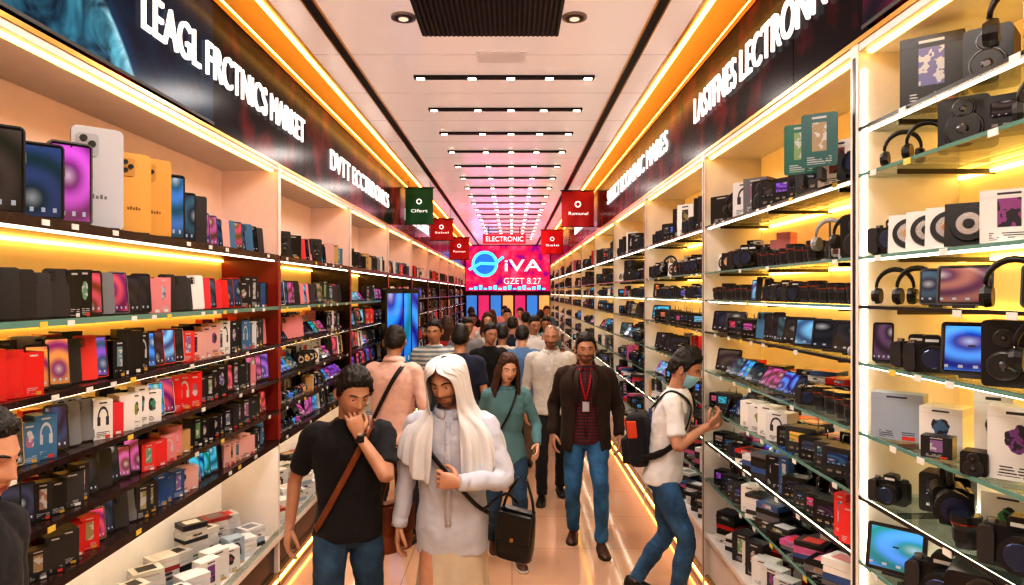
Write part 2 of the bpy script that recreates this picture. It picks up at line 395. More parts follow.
def fill(side, bay, z, y0, y1, kinds, gap, off=.08, low=False, dens=1., boxc=None, big=1.):
    ks = [k for k, w in kinds for _ in range(w)]
    y = y0
    run = 0; kind = None; bc = boxc or BOXC
    while y < y1-.05:
        if run <= 0:
            kind = R.choice(ks); run = R.randint(2, 5) if kind not in ('cam', 'bigcarton', 'hp', 'spk') else R.randint(1, 2); rc = R.choice(PAL); rs = R.choice(SCR)
        run -= 1
        if R.random() < .3: rc = R.choice(PAL)
        if R.random() < .6: rs = R.choice(SCR)
        yaw = R.uniform(46, 64); w = .1
        H = min(gap*.88, .21)
        if kind == 'phone':
            h = R.uniform(.85, 1.)*min(H, .19); w = h*.47
            f = lambda b, M: it_phone(b, M, h, rc, rs, 8, R.random() < .4, low)
        elif kind == 'tiltphone':
            h = .15; w = .085
            f = lambda b, M: it_phone(b, M, h, BLK, rs, 48, False, low)
        elif kind == 'carton':
            h = R.uniform(.72, 1.)*H; w = R.uniform(.05, .085); d = R.uniform(.05, .1); pr = R.random() < .75
            f = lambda b, M: it_carton(b, M, w, d, h, rc, pr)
        elif kind == 'bigcarton':
            h = R.uniform(.7, 1.)*min(gap*.85, .2*big); w = R.uniform(.10, .15)*big; d = R.uniform(.08, .12)
            f = lambda b, M: it_carton(b, M, w, d, h, R.choice(bc))
        elif kind == 'hp':
            s = min(gap/.26, 1.)*.85; w = .17*s
            f = lambda b, M: it_headphones(b, M, s, R.choice([BLK, BLK, DGR, (.3, .3, .3)]), low, gap > .2)
        elif kind == 'cam':
            s = min(gap/.14, 1.1*big)*R.uniform(.85, 1); w = .135*s
            f = lambda b, M: it_camera(b, M, s, BLK, low)
        elif kind == 'lens':
            s = min(gap/.13, 1.1)*R.uniform(.7, 1); w = .09*s
            f = lambda b, M: it_lens(b, M, s, low)
        elif kind == 'dev':
            h = min(gap*.6, R.uniform(.09, .13)*big); w = h*R.uniform(1.1, 1.5)
            f = lambda b, M: it_device(b, M, w, h, low)
        elif kind == 'spk':
            h = R.uniform(.6, .95)*min(gap*.9, .2*big); w = h*R.uniform(.5, .8)
            f = lambda b, M: it_speaker(b, M, w, h, R.choice([BLK, DGR, BLK]), low)
        elif kind == 'tab':
            h = min(gap*.75, .15); w = h*1.35
            f = lambda b, M: it_tablet(b, M, w, h, rs, low)
        elif kind == 'disc':
            h = min(gap*.8, .12); w = h
            f = lambda b, M: it_disc(b, M, h, R.choice([(.6, .58, .56), BLK, DGR]), low)
        elif kind == 'ear':
            w = .07; f = lambda b, M: it_earcase(b, M, 1., R.choice([(.6, .6, .6), BLK, DGR]), low)
        elif kind == 'watch':
            w = .075; f = lambda b, M: it_watch(b, M, 1., rc, low)
        elif kind == 'stack':
            w = .16; n = max(1, int(gap*.85/.034)); f = lambda b, M: it_stack(b, M, .16, .12, R.randint(max(1, n-3), n), low, boxc)
        foot = w*.92+.014
        if y+foot > y1: break
        kk = {'tiltphone': 'phone', 'bigcarton': 'carton'}.get(kind, kind)
        f(bin_for(side, bay, kk), place(side, y+foot/2, z, off+R.uniform(-.01, .01)+w*.15, yaw))
        y += foot/dens

# ------------------------------------------------------------------ shelving
LBAYS = [.3, 4.82]+[4.82+2.14*k for k in range(1, 9)]+[YEND-.05]
RBAYS = [.55, 2.67]+[2.67+2.12*k for k in range(1, 10)]+[YEND-.05]
LSH = [2.36, 2.0, 1.735, 1.49, 1.27, 1.06]
RSH = [2.56, 2.24, 2.05, 1.83, 1.56, 1.31, 1.06, .80]
TOP_L, TOP_R = 2.99, 3.07

def unit(side, ya, yb, idx):
    left = side < 0
    b = MB('display_shelving_unit')
    xf = XL if left else XR
    s = -1 if left else 1                # direction toward the wall
    def bx(u0, u1, y0, y1, z0, z1, mi, col=(.5, .5, .5)):
        x0, x1 = sorted((xf+s*u0, xf+s*u1)); b.box(I4, x0, x1, y0, y1, z0, z1, mi, col)
    top = TOP_L if left else TOP_R
    base = .38 if left else .42
    if left:
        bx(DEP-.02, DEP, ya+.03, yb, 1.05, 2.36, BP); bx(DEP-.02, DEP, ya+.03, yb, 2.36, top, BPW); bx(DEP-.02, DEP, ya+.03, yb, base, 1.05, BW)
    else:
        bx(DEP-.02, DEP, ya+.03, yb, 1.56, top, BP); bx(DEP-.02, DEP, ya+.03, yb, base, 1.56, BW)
    # divider at far end
    if left:
        bx(0, DEP, yb, yb+.03, 2.36, top, BPW); bx(0, DEP, yb, yb+.03, 1.03, 2.36, RD if idx == 0 else DW); bx(0, DEP, yb, yb+.03, 0, 1.03, WH)
        bx(-.004, .002, yb-.012, yb+.042, 1.06, 2.34, RD); bx(-.004, .002, yb-.012, yb+.042, 2.36, top, WH)
    else:
        bx(0, DEP, yb, yb+.03, 0, top, WH); bx(-.004, .002, yb-.014, yb+.044, 0, top, WH)
        bx(-.006, -.004, yb+.005, yb+.025, .1, top-.05, BE)
        if idx == 0: bx(.02, .035, yb-.008, yb, .9, top-.1, LC)
    # top board
    bx(.0, DEP, ya+.03, yb, top-.03, top, WH)
    bx(.03, .05, ya+.05, yb-.02, top-.040, top-.03, LW)
    shs = LSH if left else RSH
    if idx == 0 and not left: shs = [2.74]+RSH
    for i, z in enumerate(shs):
        if left:
            t = .035 if i in (0, 5) else .02
            bx(0, DEP-.02, ya+.03, yb, z-t, z, DW)
            bx(-.006, 0, ya+.03, yb, z-t, z+.004, DW if i != 1 else GE)
        else:
            t = .012
            bx(0.006, DEP-.02, ya+.03, yb, z-t, z, GL)
            bx(-.002, .006, ya+.03, yb, z-t, z, GE if i % 3 else BE)
            for yy_ in (ya+.25, (ya+yb)/2, yb-.2): bx(.05, DEP-.02, yy_, yy_+.012, z-t-.018, z-t, BE)
        tt = t
        bx(DEP-.040, DEP-.022, ya+.05, yb-.02, z-tt-.012, z-tt, LW if left or z > 1.5 else LC)
        if i % 2 == 0: bx(.02, .030, ya+.05, yb-.02, z-tt-.007, z-tt, LC)
        if yb < 9:     # price tags
            y = ya+.15
            while y < yb-.1:
                if R.random() < .6: bx(-.009, -.006, y, y+.04, z-.024, z-.003, PL, R.choice([(.6, .6, .58), (.6, .6, .58), (.6, .6, .58), (.6, .45, .08)]))
                y += R.uniform(.13, .3)
    # lower showcase deck + plinth
    bx(0, DEP, ya, yb, base-.03, base, WH)
    bx(.03, DEP, ya, yb, 0, base-.03, DW if left else WH)
    bx(.012, .03, ya, yb, .045, .085, LW)
    if left:
        for u in (.03, .17, .32): bx(u, u+.025, ya+.05, yb-.02, 1.016, 1.024, LC)
        bx(-.006, .002, ya+.03, yb, base, base+.05, GL); bx(-.008, .0, ya, yb, base-.035, base+.002, WH)
    bx(.0, .03, ya, yb, 0, .045, MT, (.5, .34, .16)); bx(0, .03, ya, yb, .085, .12, MT, (.5, .34, .16))
    return b.make()

def gaps(shs, top): return [(top if i == 0 else shs[i-1])-z-.035 for i, z in enumerate(shs)]

for i in range(len(LBAYS)-1): unit(-1, LBAYS[i], LBAYS[i+1], i)
for i in range(len(RBAYS)-1): unit(1, RBAYS[i], RBAYS[i+1], i)

LK = [None, [('phone', 7), ('carton', 4), ('hp', 1)], [('carton', 5), ('phone', 4)], [('phone', 3), ('carton', 6)], [('phone', 4), ('carton', 7)], [('carton', 8), ('phone', 2)]]
for i in range(len(LBAYS)-1):
    ya, yb = LBAYS[i]+.05, LBAYS[i+1]-.02
    if i == 0: ya = 1.2
    low = ya > 8
    g = gaps(LSH, TOP_L)
    for j, z in enumerate(LSH):
        if j == 0:
            y0 = ya if i else 3.78
            fill(-1, i, z, y0, yb, [('carton', 5), ('phone', 5), ('bigcarton', 2), ('spk', 1 if i else 0)], .24 if i == 0 else .3, .07, low, big=1.2)
            continue
        kk = LK[j] if i % 3 != 2 else [('tab', 2), ('phone', 3), ('hp', 2), ('carton', 2), ('tiltphone', 2)]
        if i == 1 and j >= 2: kk = [('tiltphone', 4), ('phone', 2), ('disc', 1), ('watch', 2), ('carton', 2)]
        fill(-1, i, z, ya, yb, kk, g[j], .07, low)
        if j >= 2 and ya < 9: fill(-1, i, z, ya, yb, [('carton', 1)], g[j], .21, True)
    fill(-1, i, .38, ya, yb, [('bigcarton', 4), ('stack', 4)], .30, .10, low, boxc=BOXW)
    if ya < 9: fill(-1, i, .38, ya, yb, [('bigcarton', 4), ('stack', 4)], .45, .28, low, boxc=BOXW, big=1.4)
RK = [[('cam', 4), ('hp', 1), ('bigcarton', 4), ('dev', 2), ('spk', 1)], [('cam', 5), ('hp', 1), ('spk', 2), ('disc', 1), ('lens', 2), ('dev', 1)], [('phone', 2), ('lens', 2), ('watch', 1), ('cam', 3), ('dev', 1)],
      [('tab', 2), ('hp', 1), ('phone', 3), ('dev', 3), ('cam', 1)], [('tiltphone', 4), ('tab', 1), ('cam', 3), ('lens', 1)], [('tiltphone', 4), ('dev', 2), ('bigcarton', 1), ('cam', 2)],
      [('stack', 2), ('carton', 3), ('dev', 2), ('cam', 2)], [('stack', 4), ('bigcarton', 2), ('cam', 1), ('dev', 1)]]
for i in range(1, len(RBAYS)-1):
    ya, yb = RBAYS[i]+.05, RBAYS[i+1]-.02
    low = ya > 8
    g = gaps(RSH, TOP_R)
    for j, z in enumerate(RSH):
        fill(1, i, z, ya, yb, RK[j], min(g[j], .34), .07, low, big=1.3 if j < 2 else 1.)
        if j >= 4 and ya < 9: fill(1, i, z, ya, yb, [('carton', 2), ('tiltphone', 2), ('stack', 2)], g[j], .22, True)
        if j < 2 and ya < 9: fill(1, i, z, ya, yb, [('carton', 2), ('bigcarton', 3), ('disc', 1)], .24, .25, True, .8, boxc=BOXW)
    fill(1, i, .42, ya, yb, [('stack', 5), ('bigcarton', 3)], .3, .1, low)
    if ya < 9: fill(1, i, .42, ya, yb, [('stack', 5), ('bigcarton', 3)], .3, .27, low)

# near right bay, hand placed
def pr(y, z, off=.08, yaw=50): return place(1, y, z, off, yaw)
B = lambda k: bin_for(1, 0, k)
WHT = (.60, .59, .58); GRY = (.28, .33, .40)
it_carton(B('carton'), pr(2.38, 2.74, .12, 38), .19, .12, .24, (.008, .009, .010))
it_speaker(B('spk'), pr(2.12, 2.74, .14, 45), .13, .17)
it_headphones(B('hp'), pr(1.90, 2.74, .08, 40), 1.05, BLK)
it_carton(B('carton'), pr(1.72, 2.74, .1, 50), .13, .1, .2, (.45, .05, .15))
it_headphones(B('hp'), pr(2.5, 2.56, .08, 40), .75, BLK, stand=False)
it_headphones(B('hp'), pr(2.36, 2.56, .08, 48), .75, BLK, stand=False)
it_speaker(B('spk'), pr(2.17, 2.56, .1, 45), .14, .15)
it_device(B('dev'), pr(1.98, 2.56, .1, 45), .12, .11)
it_headphones(B('hp'), pr(1.83, 2.56, .08, 45), .75, DGR, stand=False)
it_camera(B('cam'), pr(2.55, 2.24, .08, 50), 1.2)
for k, y in enumerate((2.42, 2.31, 2.20, 2.10)): it_disc(B('disc'), pr(y, 2.24, .06, 45), .135, [WHT, WHT, WHT, BLK][k])
it_carton(B('carton'), pr(1.95, 2.24, .08, 45), .14, .1, .15, WHT)
it_carton(B('carton'), pr(1.78, 2.24, .08, 45), .14, .1, .16, WHT)
for y in (2.55, 2.41): it_headphones(B('hp'), pr(y, 2.05, .08, 45), .8, BLK, stand=False)
it_tablet(B('tab'), pr(2.27, 2.05, .06, 40), .1, .125, (.05, .10, .14)); it_tablet(B('tab'), pr(2.13, 2.05, .06, 40), .15, .13, (.40, .16, .12))
it_headphones(B('hp'), pr(1.93, 2.05, .07, 45), .85, BLK, stand=False); it_tablet(B('tab'), pr(1.78, 2.05, .06, 45), .14, .12, (.1, .5, .2))
it_phone(B('phone'), pr(2.58, 1.83, .05, 40), .15, BLK, (.12, .06, .12))
it_camera(B('cam'), pr(2.43, 1.83, .09, 45), 1.1); it_camera(B('cam'), pr(2.30, 1.83, .06, 35), 1.15)
it_tablet(B('tab'), pr(2.14, 1.83, .09, 40), .17, .17, (.08, .35, .9)); it_speaker(B('spk'), pr(1.97, 1.83, .08, 45), .11, .19)
it_headphones(B('hp'), pr(1.82, 1.83, .08, 45), .9, BLK)
it_carton(B('carton'), pr(2.52, 1.56, .08, 42), .17, .08, .17, GRY); it_carton(B('carton'), pr(2.34, 1.56, .14, 50), .13, .12, .15, WHT)
it_carton(B('carton'), pr(2.24, 1.56, .05, 45), .09, .06, .07, (.02, .02, .025)); it_carton(B('carton'), pr(2.13, 1.56, .16, 45), .1, .08, .23, WHT)
it_carton(B('carton'), pr(1.97, 1.56, .12, 45), .15, .08, .21, WHT); it_speaker(B('spk'), pr(2.03, 1.56, .03, 45), .07, .07)
it_carton(B('carton'), pr(1.8, 1.56, .1, 45), .14, .08, .2, (.02, .02, .03))
it_camera(B('cam'), pr(2.56, 1.31, .07, 50), 1.0)
it_camcorder(B('camcorder'), pr(2.30, 1.31, .12, 55), 1.0)
it_device(B('dev'), pr(2.46, 1.31, .22, 45), .16, .14); it_carton(B('carton'), pr(2.12, 1.31, .2, 45), .14, .1, .17, WHT)
it_lens(B('lens'), pr(2.12, 1.31, .06, 45), 1.0)
it_camera(B('cam'), pr(1.95, 1.31, .1, 45), 1.4); it_carton(B('carton'), pr(1.8, 1.31, .12, 45), .15, .1, .1, GRY)
it_tablet(B('tab'), pr(2.5, 1.06, .05, 45), .2, .17, (.08, .35, .9)); it_camera(B('cam'), pr(2.3, 1.06, .1, 45), 1.5)
it_speaker(B('spk'), pr(2.08, 1.06, .1, 42), .2, .2); it_carton(B('carton'), pr(1.85, 1.06, .1, 45), .16, .12, .19, WHT)
fill(1, 0, .80, 1.4, 2.6, RK[7], .2, .08); fill(1, 0, .42, 1.4, 2.6, RK[7], .3, .1)
for (s_, b_, k_), mb in list(BINS.items()): mb.make()

# large display phones on left ledge
def big_phone(y, off, yaw, h, w, col, front, fcol, back, name='large_smartphone_display'):
    b = MB(name); M = place(-1, y, 2.36, off, yaw); t = .028
    b.slab(M, 0, h/2, -t/2, t/2, w, h, w*.12, PL, col, seg=5)
    if back:
        b.slab(M, -w*.2, h*.82, -t/2-.005, -t/2, w*.42, h*.22, w*.08, PL, tuple(c*.75 for c in col), seg=4)
        for dx, dz in ((-.28, .88), (-.28, .78), (-.12, .83)):
            b.cyl(M, (w*dx, -t/2-.005, h*dz), (0, -1, 0), w*.075, w*.07, .006, 16, PL, BLK)
        for kx in range(5): b.box(M, -w*.2+kx*w*.08, -w*.15+kx*w*.08, -t/2-.001, -t/2, h*.30, h*(.33+.012*(kx % 2)), PL, tuple(c*.3 for c in col))
    else:
        b.slab(M, 0, h/2, -t/2-.0015, -t/2, w*.93, h*.96, w*.09, PL, BLK, front=front, fcol=fcol, seg=5)
        b.cyl(M, (0, -t/2-.002, h*.94), (0, -1, 0), w*.025, w*.025, .001, 10, PL, BLK)
    b.box(M, -w*.4, w*.4, -.03, .05, 0, .008, PL, DGR)
    b.box(M, w/2, w/2+.004, -.004, .004, h*.6, h*.72, MT, (.3, .3, .3))
    b.make()
big_phone(2.27, .07, 45, .30, .165, BLK, SC, (.07, .05, .04), False)
big_phone(2.47, .06, 45, .28, .15, BLK, SC, (.03, .06, .16), False)
big_phone(2.64, .06, 50, .32, .15, (.1, .1, .12), SC, (.60, .10, .55), False)
big_phone(2.83, .07, 45, .42, .19, (.42, .44, .50), PL, None, True)
big_phone(3.06, .05, 55, .36, .15, (.56, .30, .08), PL, None, True)
big_phone(3.24, .05, 50, .37, .15, (.54, .28, .07), PL, None, True)
big_phone(3.42, .06, 50, .33, .13, BLK, SC, (.05, .20, .5), False)
big_phone(3.56, .06, 50, .26, .11, BLK, SC, (.03, .10, .14), False)
big_phone(3.69, .06, 50, .26, .11, (.03, .03, .035), PL, None, True)
big_phone(2.05, .07, 45, .34, .16, BLK, SC, (.15, .05, .05), False)

# ------------------------------------------------------------------ room
def floor_mat():
    m, nt, N, L, p = nodes_of('polished_tile')
    tc = N.new('ShaderNodeTexCoord'); br = N.new('ShaderNodeTexBrick')
    br.offset = 0; br.inputs['Scale'].default_value = 1.; br.inputs['Brick Width'].default_value = .8; br.inputs['Row Height'].default_value = .8
    br.inputs['Mortar Size'].default_value = .003
    br.inputs['Color1'].default_value = (.58, .36, .24, 1); br.inputs['Color2'].default_value = (.55, .33, .22, 1); br.inputs['Mortar'].default_value = (.25, .14, .09, 1)
    L.new(tc.outputs['Object'], br.inputs['Vector'])
    n = N.new('ShaderNodeTexNoise'); n.inputs['Scale'].default_value = 3; n.inputs['Detail'].default_value = 6
    L.new(tc.outputs['Object'], n.inputs['Vector'])
    c = mixc(N, L, M2(N, L, 'MULTIPLY', n.outputs['Fac'], .3), br.outputs['Color'], (.66, .46, .33))
    L.new(c, p.inputs['Base Color']); p.inputs['Roughness'].default_value = .10; p.inputs['Coat Weight'].default_value = .4; p.inputs['Coat Roughness'].default_value = .06
    return m
def ceil_mat():
    m, nt, N, L, p = nodes_of('gloss_ceiling_panel')
    tc = N.new('ShaderNodeTexCoord'); br = N.new('ShaderNodeTexBrick')
    br.offset = 0; br.inputs['Scale'].default_value = 1.; br.inputs['Brick Width'].default_value = 3.4; br.inputs['Row Height'].default_value = .925
    br.inputs['Mortar Size'].default_value = .006
    br.inputs['Color1'].default_value = (.86, .79, .77, 1); br.inputs['Color2'].default_value = (.84, .77, .75, 1); br.inputs['Mortar'].default_value = (.35, .25, .22, 1)
    mp = N.new('ShaderNodeMapping'); mp.inputs['Location'].default_value = (1.9, -.2, 0)
    L.new(tc.outputs['Object'], mp.inputs[0]); L.new(mp.outputs[0], br.inputs['Vector'])
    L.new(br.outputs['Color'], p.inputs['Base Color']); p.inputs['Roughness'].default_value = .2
    p.inputs['Emission Color'].default_value = (1, .76, .68, 1); p.inputs['Emission Strength'].default_value = .30  # even glow added to brighten the ceiling; the panel is no lamp
    return m
simple_box('floor', -2.2, 1.9, -3, YEND+.2, -.1, 0, floor_mat())
wallm = mat('wall_paint', (.6, .5, .44), .7, var=.03)
simple_box('wall_left', -2.2, -2.08, -3, YEND+.2, 0, 4.1, wallm)
simple_box('wall_right', 1.78, 1.9, -3, YEND+.2, 0, 4.1, wallm)
simple_box('wall_end', -2.08, 1.78, YEND, YEND+.12, 0, 4.1, mat('end_wall_paint', (.12, .02, .08), .6))
simple_box('wall_back', -2.08, 1.78, -3, -2.9, 0, 4.1, wallm)
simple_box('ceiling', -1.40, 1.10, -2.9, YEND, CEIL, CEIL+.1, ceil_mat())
simple_box('ceiling_cove', -2.2, 1.9, -3, YEND+.2, 4.02, 4.1, mat('cove_paint', (.75, .50, .20), .5))
ledg = mat('cove_light_gold', (1, .6, .15), es=6., ecol=(1, .58, .16))
b = MB('trim_cove_light')
y = -2.8
while y < YEND-.1:
    y2 = min(y+2.2, YEND-.05)
    b.box(I4, XL-.05, XL-.02, y, y2, 3.76, 3.79, 0); b.box(I4, XR+.02, XR+.05, y, y2, 3.76, 3.79, 0)
    b.box(I4, -1.42, -1.405, y, y2, 3.80, 3.86, 0); b.box(I4, 1.105, 1.12, y, y2, 3.80, 3.86, 0)
    b.box(I4, -1.455, -1.43, y, y2, 3.755, 3.768, 0); b.box(I4, 1.13, 1.155, y, y2, 3.755, 3.768, 0)
    y += 2.2
b.make([ledg])
goldm = mat('brushed_gold', (.75, .42, .12), .28, .85)
b = MB('trim_ceiling_edge')
b.box(I4, -1.46, -1.40, -2.9, YEND, CEIL-.012, CEIL+.03, 0); b.box(I4, 1.10, 1.16, -2.9, YEND, CEIL-.012, CEIL+.03, 0)
b.make([goldm])
darkm = mat('dark_slot', (.02, .018, .018), .5)
lampm = mat('slot_lamp', (1, .9, .75), es=10, ecol=(1, .87, .7))
b = MB('trim_ceiling_track')
for x in (-1.17, .87):
    b.box(I4, x-.028, x+.028, -2.9, YEND, CEIL-.012, CEIL, 0)
    b.box(I4, x-.038, x-.028, -2.9, YEND, CEIL-.016, CEIL, 1); b.box(I4, x+.028, x+.038, -2.9, YEND, CEIL-.016, CEIL, 1)
b.make([darkm, goldm])
yy = 5.3
slots = []
while yy < 22: slots.append(yy); yy += .93
for yy in slots+[1.6, -.5]:
    b = MB('ceiling_slot_light')
    b.box(I4, -.76, .64, yy-.03, yy+.03, CEIL-.02, CEIL-.001, 0)
    for x in (-.74, -.34, -.04, .26, .56):
        b.box(I4, x, x+.06, yy-.018, yy+.018, CEIL-.024, CEIL-.019, 1)
    b.make([darkm, lampm])
b = MB('ceiling_air_vent')
b.box(I4, -.58, .30, 3.7, 4.42, CEIL-.02, CEIL-.001, 0)
for kx in range(29):
    x = -.56+kx*.03; b.box(I4, x, x+.012, 3.72, 4.40, CEIL-.032, CEIL-.018, 1)
b.make([darkm, mat('vent_slat', (.06, .055, .055), .4)])
for x, yy in ((-.66, 4.15), (.38, 4.15), (-.66, 2.4), (.38, 2.4)):
    b = MB('ceiling_downlight')
    b.cyl(I4, (x, yy, CEIL-.015), (0, 0, 1), .075, .075, .014, 24, 1, (0, 0, 0)); b.cyl(I4, (x, yy, CEIL-.018), (0, 0, 1), .055, .055, .004, 24, 0, (0, 0, 0))
    b.cyl(I4, (x, yy, CEIL-.022), (0, 0, 1), .03, .03, .004, 16, 2, (0, 0, 0))
    b.make([mat('downlight_cup', (.12, .09, .08), .3, .6), mat('downlight_ring', (.4, .34, .32), .3, .5), mat('downlight_lamp', (.5, .4, .3), es=1.5)])
b = MB('ceiling_hatch')
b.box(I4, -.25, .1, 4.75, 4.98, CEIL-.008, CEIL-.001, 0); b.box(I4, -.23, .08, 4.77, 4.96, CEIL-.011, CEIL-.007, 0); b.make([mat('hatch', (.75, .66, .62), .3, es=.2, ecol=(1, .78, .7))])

# fascia with lettering
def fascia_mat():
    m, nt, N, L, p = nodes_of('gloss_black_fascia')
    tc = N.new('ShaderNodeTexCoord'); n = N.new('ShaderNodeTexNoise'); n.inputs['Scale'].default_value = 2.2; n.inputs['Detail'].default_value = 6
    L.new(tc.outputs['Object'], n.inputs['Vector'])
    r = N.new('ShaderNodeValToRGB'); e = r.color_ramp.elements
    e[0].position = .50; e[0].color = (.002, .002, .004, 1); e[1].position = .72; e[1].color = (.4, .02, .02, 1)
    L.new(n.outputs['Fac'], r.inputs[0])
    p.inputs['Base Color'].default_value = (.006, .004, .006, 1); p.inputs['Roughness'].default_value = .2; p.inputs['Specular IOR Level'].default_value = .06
    L.new(r.outputs[0], p.inputs['Emission Color']); p.inputs['Emission Strength'].default_value = .5  # red noise glow painted in for reflections on the black fascia
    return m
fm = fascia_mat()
def fascia(name, x0, x1, z0, z1):
    b = MB(name); y = -1.
    while y < YEND-.1:
        y2 = min(y+2.14, YEND-.02)
        b.box(I4, x0, x1, y, y2-.006, z0, z1, 0)
        y += 2.14
    xa, xb = (x0-.001, x1+.006) if x0 < 0 else (x0-.006, x1+.001)
    b.box(I4, xa, xb, -1, YEND-.02, z0-.02, z0, 1); b.box(I4, xa, xb, -1, YEND-.02, z1, z1+.035, 1)
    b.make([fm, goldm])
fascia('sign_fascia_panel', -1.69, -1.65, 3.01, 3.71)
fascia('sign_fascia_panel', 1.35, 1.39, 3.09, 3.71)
letm = mat('illuminated_letter', (.8, .78, .76), es=.9, ecol=(1, .95, .92))
def text(s, loc, rot, length, height, m=letm, name='sign_lettering', ext=.012, parent=None, off=.0):
    c = bpy.data.curves.new(name, 'FONT'); c.body = s; c.size = 1; c.extrude = ext; c.offset = off
    c.align_x = 'LEFT'
    o = bpy.data.objects.new(name, c); bpy.context.collection.objects.link(o)
    c.materials.append(m)
    bpy.context.view_layer.update()
    d = o.dimensions
    o.scale = (length/d.x, height/.72, .6)
    o.location = loc; o.rotation_euler = rot
    if parent: o.parent = parent
    return o
RL = (math.pi/2, 0, math.pi/2); RR = (math.pi/2, 0, -math.pi/2)
text('LEAGL FRCTNICS MARKET', (-1.632, 3.0, 3.27), RL, 2.35, .19)
text('DVTT ECCTRDONICS', (-1.640, 6.15, 3.22), RL, 2.9, .19)
text('MARKET EECTRNICS', (-1.640, 10.5, 3.22), RL, 2.9, .19)
text('LASTFNES LECTRONNIC', (1.332, 5.0, 3.33), RR, 2.3, .19)
text('SUBECT ECONINIC MARES', (1.340, 9.6, 3.33), RR, 3.7, .19)
text('ELECTRO MARKET', (1.340, 14.6, 3.33), RR, 3., .19)
def swirl_mat(name, c0, c1, c2, sc, es):
    m, nt, N, L, p = nodes_of(name)
    tc = N.new('ShaderNodeTexCoord'); w = N.new('ShaderNodeTexWave'); w.wave_type = 'RINGS'; w.rings_direction = 'X'
    w.inputs['Scale'].default_value = sc; w.inputs['Distortion'].default_value = 3; w.inputs['Detail'].default_value = 4; w.inputs['Detail Scale'].default_value = 1.1
    L.new(tc.outputs['Object'], w.inputs['Vector'])
    r = N.new('ShaderNodeValToRGB'); e = r.color_ramp.elements
    e[0].color = (*c0, 1); e[1].color = (*c2, 1); x = e.new(.6); x.color = (*c1, 1)
    L.new(w.outputs['Fac'], r.inputs[0]); L.new(r.outputs[0], p.inputs['Emission Color']); p.inputs['Emission Strength'].default_value = es
    p.inputs['Base Color'].default_value = (.01, .01, .02, 1); p.inputs['Roughness'].default_value = .2; p.inputs['Specular IOR Level'].default_value = .06
    return m
def planet_mat():
    # wallpaper of a planet rim seen from space, laid out in the screen's own object coordinates (y, z)
    m, nt, N, L, p = nodes_of('space_wallpaper_screen')
    tc = N.new('ShaderNodeTexCoord'); sx = N.new('ShaderNodeSeparateXYZ'); L.new(tc.outputs['Object'], sx.inputs[0])
    dy = M2(N, L, 'SUBTRACT', sx.outputs[1], 2.2); dz = M2(N, L, 'SUBTRACT', sx.outputs[2], 2.55)
    d = M2(N, L, 'SQRT', M2(N, L, 'ADD', M2(N, L, 'MULTIPLY', dy, dy), M2(N, L, 'MULTIPLY', dz, dz)))
    n = N.new('ShaderNodeTexNoise'); n.inputs['Scale'].default_value = 5; n.inputs['Detail'].default_value = 8; n.inputs['Distortion'].default_value = 1.2; L.new(tc.outputs['Object'], n.inputs['Vector'])
    r = N.new('ShaderNodeValToRGB'); e = r.color_ramp.elements
    e[0].position = .0; e[0].color = (.02, .12, .2, 1); e[1].position = 1.; e[1].color = (.003, .004, .012, 1)
    for q, c in ((.72, (.05, .24, .32)), (.86, (.14, .48, .58)), (.90, (.45, .8, .9)), (.92, (.01, .05, .11))): x = e.new(q); x.color = (*c, 1)
    L.new(M2(N, L, 'ADD', d, M2(N, L, 'MULTIPLY', M2(N, L, 'SUBTRACT', n.outputs['Fac'], .5), .04)), r.inputs[0])
    f = M2(N, L, 'MULTIPLY', M2(N, L, 'SUBTRACT', n.outputs['Fac'], .35), 3., True)
    c = mixc(N, L, f, (.0, .015, .03), r.outputs[0])
    L.new(c, p.inputs['Emission Color']); p.inputs['Emission Strength'].default_value = 1.2; p.inputs['Base Color'].default_value = (.01, .01, .02, 1); p.inputs['Roughness'].default_value = .2; p.inputs['Specular IOR Level'].default_value = .06
    return m
b = MB('wall_video_screen'); b.box(I4, -1.65, -1.643, 1.2, 3.75, 3.03, 3.69, 0); b.box(I4, -1.64, -1.635, 1.2, 3.75, 3.02, 3.035, 1)
b.make([planet_mat(), darkm])
b = MB('wall_video_screen'); b.box(I4, 1.335, 1.35, 1.4, 2.6, 3.11, 3.69, 0); b.box(I4, 1.33, 1.335, 1.4, 2.6, 3.10, 3.115, 1)
b.make([swirl_mat('red_wallpaper_screen', (.01, .003, .01), (.2, .01, .05), (.8, .2, .1), .7, .6), darkm])

